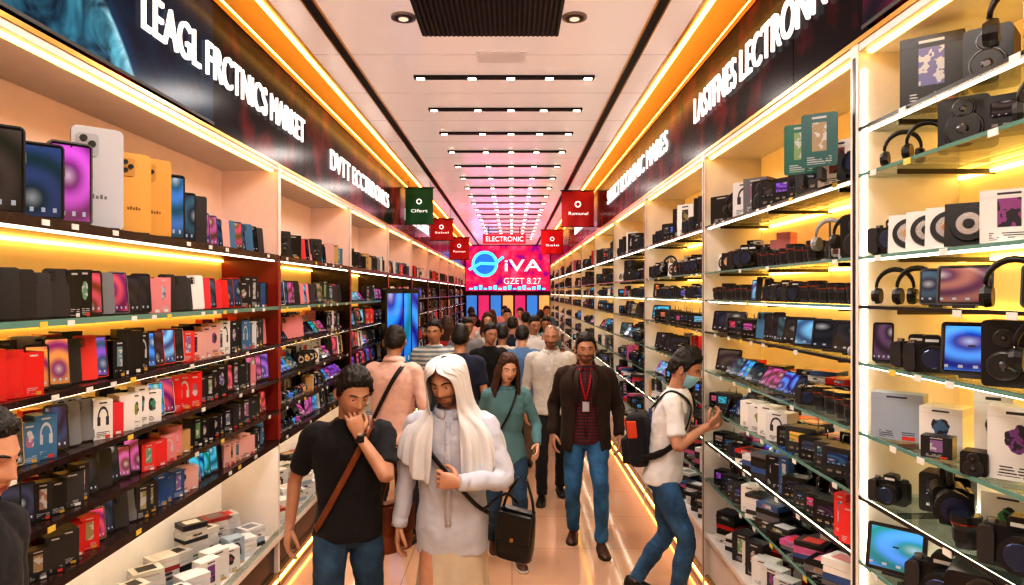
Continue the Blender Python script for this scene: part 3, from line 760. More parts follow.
# hanging banners
def banner(x, y, z, w, h, col, txt='SALE', name='hanging_banner'):
    e = bpy.data.objects.new(name, None); bpy.context.collection.objects.link(e); e.location = (x, y, z)
    b = MB('banner_cloth')
    n = 8
    vs = []; fs = []
    for i in range(n+1):
        for j in range(n+1):
            vs.append((-w/2+w*i/n, .012*math.sin(i*1.3+j*.4), -h*j/n))
    for i in range(n):
        for j in range(n): fs.append((i*(n+1)+j, (i+1)*(n+1)+j, (i+1)*(n+1)+j+1, i*(n+1)+j+1))
    b.add(I4, vs, fs, 0, smooth=True)
    b.tube(I4, [(-w/2-.02, 0, 0), (w/2+.02, 0, 0)], .01, 8, 1, (0, 0, 0)); b.tube(I4, [(-w/2-.02, 0, -h), (w/2+.02, 0, -h)], .008, 8, 1, (0, 0, 0))
    for sx in (-1, 1): b.tube(I4, [(sx*w*.4, 0, 0), (sx*w*.4, 0, CEIL-z)], .003, 5, 1, (0, 0, 0))
    b.cyl(I4, (0, -.02, -h*.38), (0, 1, 0), w*.10, w*.10, .004, 20, 2, (0, 0, 0)); b.cyl(I4, (0, -.023, -h*.38), (0, 1, 0), w*.06, w*.06, .004, 20, 0, (0, 0, 0))
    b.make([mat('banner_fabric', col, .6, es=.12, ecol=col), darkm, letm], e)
    text(txt, (-w*.30, -.03, -h*.68), (math.pi/2, 0, 0), w*.6, h*.09, parent=e, name='banner_text', ext=.002)
banner(-1.40, 10.3, 3.68, .42, .55, (.02, .12, .05), 'Ofert')
banner(-1.30, 12.6, 3.46, .42, .40, (.5, .012, .012), 'Sabel')
banner(-1.20, 15.5, 3.35, .45, .5, (.5, .012, .012), 'Ramen')
banner(1.06, 11.0, 3.74, .52, .58, (.42, .012, .015), 'Ramunal')
banner(1.0, 17.0, 3.66, .55, .6, (.5, .012, .012), 'Sale')
b = MB('overhead_aisle_sign'); b.box(I4, -.75, .35, 17.5, 17.56, 3.35, 3.6, 0)
for x in (-.6, .2): b.tube(I4, [(x, 17.53, 3.6), (x, 17.53, CEIL)], .01, 6, 1, (0, 0, 0))
b.make([mat('red_sign', (.7, .02, .02), .4, es=.6, ecol=(.9, .02, .03)), darkm])
text('ELECTRONIC', (-.68, 17.48, 3.41), (math.pi/2, 0, 0), .96, .13)

# end-of-mall LED screen
def led_wall():
    m, nt, N, L, p = nodes_of('led_wall_content')
    tc = N.new('ShaderNodeTexCoord'); n = N.new('ShaderNodeTexNoise'); n.inputs['Scale'].default_value = 3.2; n.inputs['Detail'].default_value = 4
    L.new(tc.outputs['Object'], n.inputs['Vector'])
    r = N.new('ShaderNodeValToRGB'); e = r.color_ramp.elements
    e[0].position = .35; e[0].color = (.25, .0, .22, 1); e[1].position = .7; e[1].color = (1, .10, .22, 1); x = e.new(.5); x.color = (.8, .012, .08, 1)
    L.new(n.outputs['Fac'], r.inputs[0]); L.new(r.outputs[0], p.inputs['Emission Color']); p.inputs['Emission Strength'].default_value = 1.1
    p.inputs['Base Color'].default_value = (.02, .0, .01, 1)
    return m
b = MB('led_advertising_wall')
b.box(I4, -1.62, 1.32, YEND-.08, YEND-.01, 2.15, 3.74, 0)
b.box(I4, -1.64, 1.34, YEND-.1, YEND-.08, 2.10, 2.15, 1)
b.cyl(I4, (-.95, YEND-.09, 3.1), (0, -1, 0), .46, .46, .02, 36, 2, (0, 0, 0)); b.cyl(I4, (-.95, YEND-.11, 3.1), (0, -1, 0), .36, .36, .01, 36, 3, (0, 0, 0))
b.tube(I4, [(-1.5, YEND-.13, 2.9), (-1.1, YEND-.14, 3.12), (-.6, YEND-.14, 3.1), (-.3, YEND-.13, 3.35)], .05, 8, 2, (0, 0, 0))
for k in range(16): b.box(I4, -1.5+k*.17, -1.38+k*.17, YEND-.10, YEND-.08, 2.2, 2.26+.05*(k % 3), 2)
b.make([led_wall(), darkm, mat('led_cyan', (.1, .7, 1), es=1.3, ecol=(.1, .65, 1)), mat('led_blue', (.02, .1, .8), es=1.3, ecol=(.02, .15, .9))])
text('iVA', (-.3, YEND-.12, 2.85), (math.pi/2, 0, 0), 1.3, .42, name='led_wall_lettering', off=.01)
text('GZET 8.27', (-.3, YEND-.12, 2.4), (math.pi/2, 0, 0), 1.3, .22, name='led_wall_lettering')
b = MB('shop_front_display')
b.box(I4, -1.6, 1.3, YEND-.35, YEND-.12, 0, 1.0, 1)
for kx in range(7): b.slab(I4, -1.4+kx*.42, 1.55, YEND-.3, YEND-.25, .36, .9, .03, 1, (0, 0, 0), front=(2, 3, 2, 4, 3, 2, 4)[kx])
b.make([darkm, darkm, mat('kiosk_cyan', (.05, .2, .5), es=.7, ecol=(.05, .25, .7)), mat('kiosk_pink', (.4, .05, .2), es=.6, ecol=(.7, .04, .2)), mat('kiosk_amber', (.5, .3, .1), es=.6, ecol=(.9, .5, .2))])
for yy in (8.6, 9.3, 10.0):
    b = MB('digital_display_kiosk')
    T = Matrix.Translation((-1.50, yy, 0)) @ Matrix.Rotation(math.radians(66), 4, 'Z')
    b.box(T, -.2, .2, -.12, .12, 0, .05, PL, DGR); b.box(T, -.06, .06, -.03, .03, .05, 1.1, PL, DGR)
    b.slab(T, 0, 1.6, -.03, .03, .42, 1.1, .03, PL, BLK); b.slab(T, 0, 1.6, -.034, -.03, .38, 1.04, .02, PL, BLK, front=SC, fcol=(.03, .3, .85))
    b.make()
for yy, c in ((3.0, (.015, .12, .09)), (2.82, (.02, .10, .10))):
    b = MB('promo_poster_board'); T = Matrix.Translation((1.27, yy, 2.60)) @ Matrix.Rotation(math.radians(-35), 4, 'Z')
    b.slab(T, 0, .13, -.004, .004, .14, .22, .01, PL, c, front=PR, fcol=c)
    b.box(T, -.01, .01, 0, .1, -.03, .02, PL, DGR); b.make()

# ------------------------------------------------------------------ people
def bm_loft(bm, rings, closed=True, cap=True):
    vr = [[bm.verts.new(p) for p in r] for r in rings]
    n = len(rings[0])
    for i in range(len(vr)-1):
        for k in range(n if closed else n-1):
            try: bm.faces.new((vr[i][k], vr[i][(k+1) % n], vr[i+1][(k+1) % n], vr[i+1][k]))
            except ValueError: pass
    if cap and closed:
        bm.faces.new(list(reversed(vr[0]))); bm.faces.new(vr[-1])

def cr(a, b, c, d, t):
    return .5*((2*b)+(c-a)*t+(2*a-5*b+4*c-d)*t*t+(3*b-a-3*c+d)*t**3)

def smooth_path(pts, rad, sub):
    P, Q = [], []
    n = len(pts)
    for i in range(n-1):
        a, b_, c, d = pts[max(i-1, 0)], pts[i], pts[i+1], pts[min(i+2, n-1)]
        ra, rb, rc, rd = rad[max(i-1, 0)], rad[i], rad[i+1], rad[min(i+2, n-1)]
        for k in range(sub):
            t = k/sub; P.append(cr(a, b_, c, d, t)); Q.append(cr(ra, rb, rc, rd, t))
    P.append(pts[-1]); Q.append(rad[-1])
    return P, Q

def bm_tube(bm, pts, rad, n=14, sub=4, round_end=False, smoothp=True):
    pts = [V(p) for p in pts]
    P, Q = smooth_path(pts, rad, sub) if smoothp else (pts, rad)
    if round_end:
        t = (P[-1]-P[-2]).normalized(); r = Q[-1]; e = P[-1]
        for f in (.5, .85, .98): P.append(e+t*r*f); Q.append(r*math.sqrt(1-f*f))
    rings = []; ref = None
    for i, p in enumerate(P):
        t = (P[min(i+1, len(P)-1)]-P[max(i-1, 0)])
        if t.length < 1e-7: t = V((0, 0, 1))
        t.normalize()
        u = t.orthogonal().normalized() if ref is None else (ref-t*ref.dot(t)).normalized()
        ref = u; w = t.cross(u)
        rings.append([p+(u*math.cos(2*math.pi*k/n)+w*math.sin(2*math.pi*k/n))*Q[i] for k in range(n)])
    bm_loft(bm, rings)

FT = bpy.data.textures.new('cloth_folds', 'CLOUDS'); FT.noise_scale = .09; FT.noise_depth = 2

def obj_from_bm(name, bm, m, parent, voxel=None, smooth=4, disp=0., solid=0., subsurf=0):
    bmesh.ops.recalc_face_normals(bm, faces=bm.faces[:])
    me = bpy.data.meshes.new(name); bm.to_mesh(me); bm.free()
    for x in (m if isinstance(m, list) else [m]): me.materials.append(x)
    me.polygons.foreach_set('use_smooth', [True]*len(me.polygons))
    o = bpy.data.objects.new(name, me); bpy.context.collection.objects.link(o); o.parent = parent
    if voxel:
        r = o.modifiers.new('r', 'REMESH'); r.mode = 'VOXEL'; r.voxel_size = voxel; r.use_smooth_shade = True
        s = o.modifiers.new('s', 'SMOOTH'); s.factor = .5; s.iterations = smooth
    if solid:
        s = o.modifiers.new('t', 'SOLIDIFY'); s.thickness = solid; s.offset = 1
    if subsurf:
        s = o.modifiers.new('ss', 'SUBSURF'); s.levels = subsurf; s.render_levels = subsurf
    if disp:
        d = o.modifiers.new('d', 'DISPLACE'); d.texture = FT; d.strength = disp; d.mid_level = .42; d.texture_coords = 'LOCAL'
    return o

def sst(a, b, x):
    t = max(0, min(1, (x-a)/(b-a))); return t*t*(3-2*t)

def head_pt(dx, dy, dz, feat=True):
    r = math.sqrt(max(1e-9, dx*dx+dy*dy)); lo = max(0, -dz)
    k = r**(-.30*sst(0, .5, lo)) if dz < 0 else r**(-.08)
    k = min(k, 2.2)
    x = .076*dx*k*(1-.26*lo**1.5); y = .097*dy*k; z = .118*dz
    if dy > 0: y *= 1-.38*sst(.1, 1, lo)
    else: y *= 1-.04*lo
    if feat and dy < 0:
        fw = sst(.15, .55, -dy)
        if z > -.034: t = max(0, min(1, (.016-z)/.05))
        else: t = math.exp(-((z+.034)/.007)**2)
        wd = .0085+.008*t
        y -= fw*.024*(t**1.2)*math.exp(-(x/wd)**2)
        y -= fw*.004*math.exp(-(x/.012)**2)*math.exp(-((z-.012)/.02)**2)
        y += fw*.010*math.exp(-((abs(x)-.031)/.015)**2-((z-.002)/.013)**2)
        y -= fw*.006*math.exp(-((abs(x)-.028)/.022)**2-((z-.024)/.009)**2)
        y -= fw*.006*math.exp(-(x/.024)**2-((z+.06)/.013)**2)
        y += fw*.005*math.exp(-(x/.022)**2-((z+.0605)/.0028)**2)
        y -= fw*.007*math.exp(-(x/.02)**2-((z+.097)/.014)**2)
        y -= fw*.004*math.exp(-((abs(x)-.045)/.018)**2-((z+.025)/.018)**2)
    return V((x, y, z))

def sph_dirs(nl, nm):
    for j in range(nm+1):
        th = math.pi/2-math.pi*j/nm
        for i in range(nl):
            ph = 2*math.pi*i/nl
            yield j, i, math.sin(ph)*math.cos(th), -math.cos(ph)*math.cos(th), math.sin(th), ph

def shell(bm, M, thick, nl=56, nm=40, feat=False):
    g = {}
    for j, i, dx, dy, dz, ph in sph_dirs(nl, nm):
        a = ph if ph <= math.pi else 2*math.pi-ph
        t = thick(math.degrees(a), dz, dx, dy)
        if t is None: continue
        p = head_pt(dx, dy, dz, feat)+V((dx, dy, dz))*t
        g[(j, i)] = bm.verts.new(M @ p)
    for j in range(nm):
        for i in range(nl):
            q = [g.get((j, i)), g.get((j+1, i)), g.get((j+1, (i+1) % nl)), g.get((j, (i+1) % nl))]
            if all(q):
                try: bm.faces.new(q)
                except ValueError: pass

def interp(tab, x):
    for (a, va), (b_, vb) in zip(tab, tab[1:]):
        if x <= b_: return va+(vb-va)*max(0, (x-a))/(b_-a)
    return tab[-1][1]

SKIN = {'tan': mat('skin_tan', (.44, .24, .16), .45, var=.08, vscale=14, sss=.05), 'brown': mat('skin_brown', (.32, .165, .105), .45, var=.08, vscale=14, sss=.05),
        'light': mat('skin_light', (.60, .37, .27), .45, var=.06, vscale=14, sss=.05)}
LIP = mat('lips', (.32, .11, .09), .4); EYEW = mat('eye_white', (.7, .67, .63), .2); IRIS = mat('iris', (.03, .015, .008), .15)
HAIR = {'black': mat('hair_black', (.008, .006, .006), .42, bump=.6, bscale=160), 'brown': mat('hair_brown', (.055, .022, .011), .42, bump=.6, bscale=160), 'grey': mat('hair_grey', (.10, .09, .08), .5, bump=.6, bscale=160)}
STUB = mat('stubble', (.20, .115, .08), .6, var=.5, vscale=220)

def make_head(par, M, skin, hair, style='short', beard=False, mask=None, detail=1, stubble=False):
    nl, nm = (84, 64) if detail else (40, 32)
    bm = bmesh.new(); g = []
    for j, i, dx, dy, dz, ph in sph_dirs(nl, nm): g.append(head_pt(dx, dy, dz))
    vs = [bm.verts.new(M @ p) for p in g]
    for j in range(nm):
        for i in range(nl):
            a, b_, c, d = j*nl+i, (j+1)*nl+i, (j+1)*nl+(i+1) % nl, j*nl+(i+1) % nl
            try: bm.faces.new((vs[a], vs[b_], vs[c], vs[d]))
            except ValueError: pass
    def fy(x, z):
        best = min((p for p in g if p.y < 0), key=lambda p: (p.x-x)**2+(p.z-z)**2); return best.y
    for sx in (-1, 1):
        E = M @ Matrix.Translation((sx*.078, .012, -.005)) @ Matrix.Rotation(sx*-.35, 4, 'Z') @ Matrix.Rotation(-.15, 4, 'X')
        rings = []
        for r, o in ((.3, 0), (.75, .002), (1., .008), (.9, .014), (.6, .009), (.25, .006)):
            rings.append([E @ V((sx*o, .017*r*math.cos(a)*(1+.2*math.sin(a)), .031*r*math.sin(a))) for a in [2*math.pi*k/14 for k in range(14)]])
        bm_loft(bm, rings)
    bmesh.ops.remove_doubles(bm, verts=bm.verts[:], dist=.0002)
    obj_from_bm('head', bm, SKIN[skin], par)
    bm = bmesh.new()
    for sx in (-1, 1):
        bmesh.ops.create_uvsphere(bm, u_segments=14, v_segments=10, radius=.0118, matrix=M @ Matrix.Translation((sx*.031, -.0725, .002)) @ Matrix.Diagonal((1.15, 1, .7, 1)))
    n0 = len(bm.faces)
    for sx in (-1, 1):
        bmesh.ops.create_uvsphere(bm, u_segments=12, v_segments=8, radius=.006, matrix=M @ Matrix.Translation((sx*.031, -.0802, .001)))
    bm.faces.ensure_lookup_table()
    for f in bm.faces[n0:]: f.material_index = 1
    n1 = len(bm.faces)
    for sx in (-1, 1):
        bm_tube(bm, [M @ V((sx*(.031-.015), -.0805, .002)), M @ V((sx*.031, -.0855, .0078)), M @ V((sx*(.031+.016), -.076, .002))], [.002, .0036, .002], 8, 4)
    bm.faces.ensure_lookup_table()
    for f in bm.faces[n1:]: f.material_index = 2
    obj_from_bm('eyes', bm, [EYEW, IRIS, SKIN[skin]], par)
    bm = bmesh.new()
    for sx in (-1, 1):
        pts = [M @ V((sx*x, fy(sx*x, z)-.001, z)) for x, z in ((.013, .022), (.028, .027), (.042, .026), (.052, .020))]
        bm_tube(bm, pts, [.0025, .0036, .003, .0012], 8, 3)
    obj_from_bm('eyebrows', bm, HAIR[hair], par)
    if not mask:
        bm = bmesh.new()
        for z0, r in ((-.0565, .0035), (-.0650, .0042)):
            pts = [M @ V((x, fy(x, z0)+.0005, z0+(.0028 if abs(x) > .015 and z0 < -.06 else -.001 if abs(x) > .015 else 0))) for x in (-.023, -.012, 0, .012, .023)]
            bm_tube(bm, pts, [.0012, r*.9, r, r*.9, .0012], 8, 3)
        obj_from_bm('lips', bm, LIP, par)
    else:
        bm = bmesh.new()
        shell(bm, M, lambda a, dz, dx, dy: (.006 if not (a < 15) else .012) if (a < 72 and -.95 < dz < -.12) else None, 56, 40)
        for sx in (-1, 1): bm_tube(bm, [M @ V((sx*.068, -.045, -.03)), M @ V((sx*.08, -.02, -.0)), M @ V((sx*.082, .02, .015))], [.0015]*3, 6, 4)
        obj_from_bm('face_mask', bm, mask, par, solid=.002, subsurf=1)
    if style != 'none':
        bm = bmesh.new()
        T = {'short': .016, 'full': .026, 'buzz': .006, 'long': .024, 'bald': .004}[style]
        line = [(0, .60), (35, .56), (58, .42), (70, .1), (80, -.12), (92, .12), (108, -.05), (125, -.4), (180, -.52)]
        if style == 'long': line = [(0, .64), (30, .55), (50, .30), (62, -.1), (75, -.5), (110, -.75), (180, -.8)]
        def th(a, dz, dx, dy):
            h = interp(line, a)
            if dz < h-.06: return None
            n = noise.noise(V((dx, dy, dz))*5)*.006+noise.noise(V((dx*2, dy*2, dz))*12)*.004
            return -.004+(T+.010*sst(.4, 1, dz)*(1 if T > .01 else 0)+n*(T/.016))*sst(-.06, .14, dz-h)
        shell(bm, M, th, 72 if detail else 48, 56 if detail else 36)
        if style in ('full', 'short') and detail:
            for k in range(34):     # combed locks
                a = math.radians(R.uniform(-75, 75)); el = R.uniform(.62, .95)
                dx, dy = math.sin(a)*math.sqrt(1-el*el), -math.cos(a)*math.sqrt(1-el*el)
                p0 = V((dx*.06, dy*.06+.03, .118*.98+T)); p1 = V((dx*.082, dy*.098, .118*el+T*.9)); p2 = V((dx*.098, dy*.118-.002, .118*(el-.10)+T*.4))
                bm_tube(bm, [M @ p for p in (p0, p1, p2)], [.005, .007, .0015], 6, 4)
        if style == 'long':
            for k in range(26):
                a = math.radians(62+k*(236/25)); dx, dy = math.sin(a), -math.cos(a)
                p0 = V((dx*.072, dy*.09, .05)); p1 = V((dx*.092, dy*.105, -.03)); p2 = V((dx*.098, dy*.095+.004, -.11))
                p3 = V((dx*.115, dy*.10+.0, -.18-R.uniform(0, .02))); p4 = V((dx*.105+R.uniform(-.01, .01), dy*.115-.005, -.25-R.uniform(0, .05)))
                bm_tube(bm, [M @ p for p in (p0, p1, p2, p3, p4)], [.016, .021, .020, .017, .004], 8, 4)
        obj_from_bm('hair', bm, HAIR[hair], par)
    if beard or stubble:
        bm = bmesh.new()
        def tb(a, dz, dx, dy):
            if a > 84 or dz > -.30: return None
            x = abs(dx)*.06
            if x < .03 and -.62 < dz < -.44: return None
            return (.0035 if beard else .0012)+.0015*noise.noise(V((dx, dy, dz))*20)
        shell(bm, M, tb, 72, 56, True)
        obj_from_bm('beard', bm, HAIR[hair] if beard else STUB, par)

def make_hand(par, w, D, Nn, right, curl, skin, s=1.):
    D = V(D).normalized(); Nn = V(Nn); Nn = (Nn-D*Nn.dot(D)).normalized()
    A = D.cross(Nn) if right else Nn.cross(D)
    w = V(w); bm = bmesh.new()
    P = lambda t, a, n: w+D*(t*s)+A*(a*s)+Nn*(n*s)
    rings = []
    for t, hw, th, ac in ((-.03, .025, .022, 0), (0, .026, .020, 0), (.02, .032, .019, .002), (.045, .040, .017, .002), (.07, .042, .015, 0), (.09, .040, .012, 0), (.098, .034, .007, 0)):
        rings.append([P(t, ac+hw*math.copysign(abs(math.cos(q))**.8, math.cos(q)), th*math.copysign(abs(math.sin(q))**.8, math.sin(q))) for q in [2*math.pi*k/16 for k in range(16)]])
    bm_loft(bm, rings)
    for a0, L, spread, cm in ((.031, .92, .10, .9), (.0105, 1., .03, 1.), (-.0105, .94, -.04, 1.05), (-.030, .76, -.12, 1.15)):
        p = P(.082, a0, 0); d = (D+A*spread).normalized(); ang = 0
        pts = [p]; rr = [.0092*s]
        for sg, (ln, c) in enumerate(((.045, .7), (.027, 1.1), (.021, .8))):
            ang += curl*c*cm
            dd = d*math.cos(ang)+Nn*math.sin(ang)
            pts.append(pts[-1]+dd*ln*L*s); rr.append((.0086, .0078, .0066)[sg]*s)
        bm_tube(bm, pts, rr, 10, 3, round_end=True)
    pts = [P(.018, .022, .006)]; d = (D*.55+A*.75+Nn*.35).normalized()
    pts.append(pts[0]+d*.042*s); d2 = (D*.85+A*.35+Nn*(.25+.5*curl)).normalized()
    pts.append(pts[1]+d2*.032*s); d3 = (D*.9+Nn*(.2+.6*curl)-A*.1*curl).normalized(); pts.append(pts[2]+d3*.022*s)
    bm_tube(bm, pts, [.0145*s, .0115*s, .0098*s, .008*s], 10, 3, round_end=True)
    return obj_from_bm('hand_right' if right else 'hand_left', bm, SKIN[skin], par)

def ik(a, t, l1, l2, pole):
    d = t-a; Ln = min(d.length, (l1+l2)*.998); dn = d.normalized()
    x = (l1*l1-l2*l2+Ln*Ln)/(2*Ln); h = math.sqrt(max(0, l1*l1-x*x))
    pole = V(pole); p = (pole-dn*pole.dot(dn)).normalized()
    return a+dn*x+p*h, a+dn*Ln

MALE = [(.83, .168, .118), (.90, .172, .122), (1.0, .160, .112), (1.1, .156, .108), (1.2, .166, .113), (1.3, .180, .120), (1.36, .186, .116), (1.41, .178, .100), (1.445, .135, .085), (1.475, .080, .068), (1.495, .064, .062)]
FEM = [(.83, .172, .125), (.90, .172, .125), (1.0, .148, .105), (1.09, .128, .094), (1.19, .140, .108), (1.27, .150, .125), (1.33, .155, .112), (1.39, .150, .090), (1.43, .115, .075), (1.465, .070, .060), (1.485, .056, .056)]

SHOEW = mat('sole_white', (.55, .53, .5), .6)
def make_shoe(par, ank, yaw, pitch, m, sole, nm):
    M = Matrix.Translation(ank) @ Matrix.Rotation(yaw, 4, 'Z') @ Matrix.Rotation(pitch, 4, 'X') @ Matrix.Translation((0, 0, -.08))
    bm = bmesh.new(); prof = [(.078, .018, .05), (.068, .030, .085), (.03, .037, .10), (-.02, .037, .09), (-.07, .042, .068), (-.12, .047, .052), (-.16, .042, .044), (-.19, .026, .034), (-.20, .010, .024)]
    rings = []
    for y, hw, h in prof:
        rings.append([M @ V((hw*math.cos(q), y, .016+(h-.016)*max(0, math.sin(q))**.75 if math.sin(q) > 0 else .014)) for q in [2*math.pi*k/16+.01 for k in range(16)]])
    bm_loft(bm, rings)
    n = len(bm.faces)
    rings = []
    for z, e in ((0, .002), (.012, .005), (.022, .003)):
        rings.append([M @ V((sx*(hw+e), y-(.004 if i == len(prof)-1 else 0), z)) for sx, seq in ((1, list(enumerate(prof))), (-1, list(reversed(list(enumerate(prof)))))) for i, (y, hw, h) in seq])
    bm_loft(bm, rings)
    bm.faces.ensure_lookup_table()
    for f in bm.faces[n:]: f.material_index = 1
    obj_from_bm(nm, bm, [m, sole], par)

def ribbon(bm, pts, nrm, w, t=.004):
    rings = []
    for i, p in enumerate(pts):
        tg = (pts[min(i+1, len(pts)-1)]-pts[max(i-1, 0)]).normalized()
        n = nrm[i]; n = (n-tg*n.dot(tg)); n = n.normalized() if n.length > 1e-4 else tg.orthogonal().normalized()
        s = tg.cross(n)
        rings.append([p+s*w/2, p+s*w/2+n*t, p-s*w/2+n*t, p-s*w/2])
    bm_loft(bm, rings)

class Person: pass

def person(name, loc, yaw=0, H=1.75, fem=False, skin='tan', hair='black', style='short', beard=False, mask=None,
           top=None, sleeve='short', hem=.86, bottom=None, shoe=None, sole=None,
           lean=.03, side=0., twist=0., drop=.0, head=(0, 0, 0), rw=None, lw=None, rp=(-.5, 1, -.2), lp=(.5, 1, -.2),
           ra=None, la=None, rh=None, lh=None, curl=(.45, .45), rf=None, lf=None, detail=1, skirt=None, girth=1., tops=None, collar=None, stubble=False, slim=1.):
    e = bpy.data.objects.new(name, None); bpy.context.collection.objects.link(e)
    s = H/1.755; e.location = (*loc, 0) if len(loc) == 2 else loc; e.rotation_euler = (0, 0, math.radians(yaw)); e.scale = (s, s, s)
    P = Person(); P.e = e
    prof = FEM if fem else MALE
    def T(z):
        k = z-.9
        return Matrix.Translation((side*k, -lean*k*(1+k*.3), z-drop)) @ Matrix.Rotation(twist*k/.55, 4, 'Z')
    P.T = T
    def ab(z):
        return (interp([(q[0], q[1]) for q in prof], z)*girth, interp([(q[0], q[2]) for q in prof], z)*girth)
    def rings(extra, z0=None, z1=None, n=30, inner=0):
        zs = [q[0] for q in prof if (z0 is None or q[0] > z0) and (z1 is None or q[0] < z1)]
        if z0 is not None: zs = [z0]+zs
        out = []
        for z in zs:
            a, b_ = ab(z); a += extra; b_ += extra
            out.append([T(z) @ V((a*math.copysign(abs(math.cos(q))**.86, math.cos(q)), b_*math.copysign(abs(math.sin(q))**.86, math.sin(q)), 0)) for q in [2*math.pi*k/n for k in range(n)]])
        return out
    def surf(x, z, front=True, off=.006):
        a, b_ = ab(z); a += .008; b_ += .008; x_ = max(-a*.999, min(a*.999, x))
        y = b_*(1-abs(x_/a)**2.3)**(1/2.3)+off
        return T(z) @ V((x, -y if front else y, 0))
    P.surf = surf; P.ab = ab
    vox = .009 if detail else .016
    shx = .150 if fem else .172
    SR = T(1.415) @ V((-shx*girth, 0, 0)); SL = T(1.415) @ V((shx*girth, 0, 0))
    if rw is None: rw = (-.255, -.03, .885)
    if lw is None: lw = (.255, -.03, .885)
    ER, WR = ik(SR, V(rw), .285, .25, rp); EL, WL = ik(SL, V(lw), .285, .25, lp)
    P.WR, P.WL, P.ER, P.EL, P.SL, P.SR = WR, WL, ER, EL, SL, SR
    hp = T(.9)
    HR = hp @ V((-.088, 0, 0)); HL = hp @ V((.088, 0, 0))
    if ra is None: ra = (-.10, .02, .08)
    if la is None: la = (.10, -.02, .08)
    KR, AR = ik(HR, V(ra), .43, .41, (-.1, -1, 0)); KL, AL = ik(HL, V(la), .43, .41, (.1, -1, 0))
    piv = T(1.50) @ V((0, -.012, .052))
    bm = bmesh.new()
    bm_loft(bm, rings(-.02))
    bm_tube(bm, [T(1.42) @ V((0, .01, 0)), T(1.48) @ V((0, .005, 0)), piv, piv+V((0, -.01, .04))], [.07, .057, .053, .05] if not fem else [.06, .048, .045, .042], 16, 3)
    for S, E_, W in ((SR, ER, WR), (SL, EL, WL)):
        k = .86 if fem else 1.
        if sleeve == 'long': k *= .9
        bm_tube(bm, [S, S.lerp(E_, .5), E_, E_.lerp(W, .3), W, W+(W-E_).normalized()*.012], [.05*k, .044*k, .036*k, .036*k, .026*k, .025*k], 14, 4)
    for h_, K, A_ in ((HR, KR, AR), (HL, KL, AL)):
        bm_tube(bm, [h_+V((0, 0, .03)), h_.lerp(K, .5), K, K.lerp(A_, .35), A_, A_+V((0, 0, -.02))], [.075, .064, .046, .048, .034, .034], 14, 4)
    obj_from_bm('body', bm, SKIN[skin], e, voxel=.010 if detail else .014, smooth=3)
    for right, W, E_, hd, c in ((True, WR, ER, rh, curl[0]), (False, WL, EL, lh, curl[1])):
        D = (W-E_).normalized()
        if hd: D, Nn = V(hd[0]), V(hd[1])
        else: Nn = V((1 if right else -1, .25, 0))
        make_hand(e, W, D, Nn, right, c, skin, .93 if fem else 1.)
    if top:
        bm = bmesh.new(); bm_loft(bm, rings(.008, z0=hem))
        for S, E_, W in ((SR, ER, WR), (SL, EL, WL)):
            inn = S.lerp(T(1.38).translation, .35)
            k = (.88 if fem else 1.)*slim
            if sleeve == 'short': bm_tube(bm, [inn, S, S.lerp(E_, .4), S.lerp(E_, .78)], [.062*k, .064*k, .058*k, .057*k], 16, 4)
            elif sleeve == 'long': bm_tube(bm, [inn, S, S.lerp(E_, .5), E_, E_.lerp(W, .5), E_.lerp(W, .96)], [.062*k, .062*k, .054*k, .050*k, .046*k, .038*k], 16, 4)
            elif sleeve == 'rolled': bm_tube(bm, [inn, S, S.lerp(E_, .5), E_, E_.lerp(W, .25)], [.062*k, .064*k, .056*k, .050*k, .048*k], 16, 4)
        obj_from_bm('shirt', bm, top, e, voxel=vox, smooth=4, disp=.022)
        bm = bmesh.new()
        if collar == 'shirt':
            rr = []
            for dz, ex in ((-.02, .016), (.01, .008), (.028, .012), (.0, .022), (-.015, .026)):
                rr.append([T(1.485+dz) @ V(((.064+ex)*math.sin(q), -(.062+ex)*math.cos(q)-(.02 if dz > 0 else .01), -.02*math.cos(q))) for q in [math.radians(14+332*k/24) for k in range(25)]])
            bm_loft(bm, rr, closed=False)
            obj_from_bm('collar', bm, tops or top, e, solid=.003)
            bm = bmesh.new()
            for z in (1.42, 1.34, 1.26, 1.18, 1.10, 1.02, .94): bmesh.ops.create_uvsphere(bm, u_segments=8, v_segments=6, radius=.006, matrix=Matrix.Translation(surf(0, z, True, .006)))
            ribbon(bm, [surf(0, z, True, .003) for z in (1.44, 1.34, 1.2, 1.05, .92)], [V((0, -1, 0))]*5, .03, .004)
            obj_from_bm('shirt_placket', bm, tops or top, e)
        else:
            cp = [T(1.478) @ V((.073*math.sin(q), -.070*math.cos(q)-.006, -.012*math.cos(q))) for q in [2*math.pi*k/24 for k in range(25)]]
            bm_tube(bm, cp, [.008]*25, 8, 1, smoothp=False)
            obj_from_bm('collar', bm, tops or top, e)
    if bottom:
        bm = bmesh.new(); rr = []
        for z, ex in ((.82, -.03), (.86, -.004), (.92, .0), (.98, -.006), (1.02, -.008)):
            a, b_ = ab(max(z, .84)); a += ex; b_ += ex
            rr.append([T(z) @ V((a*math.cos(q), b_*math.sin(q), 0)) for q in [2*math.pi*k/28 for k in range(28)]])
        bm_loft(bm, rr)
        for h_, K, A_ in ((HR, KR, AR), (HL, KL, AL)):
            bm_tube(bm, [h_+V((0, .0, .03)), h_.lerp(K, .3), h_.lerp(K, .65), K, K.lerp(A_, .35), K.lerp(A_, .75), A_+V((0, 0, .0))], [.086, .088, .075, .062, .060, .053, .052], 18, 4)
        obj_from_bm('trousers', bm, bottom, e, voxel=vox, smooth=4, disp=.024)
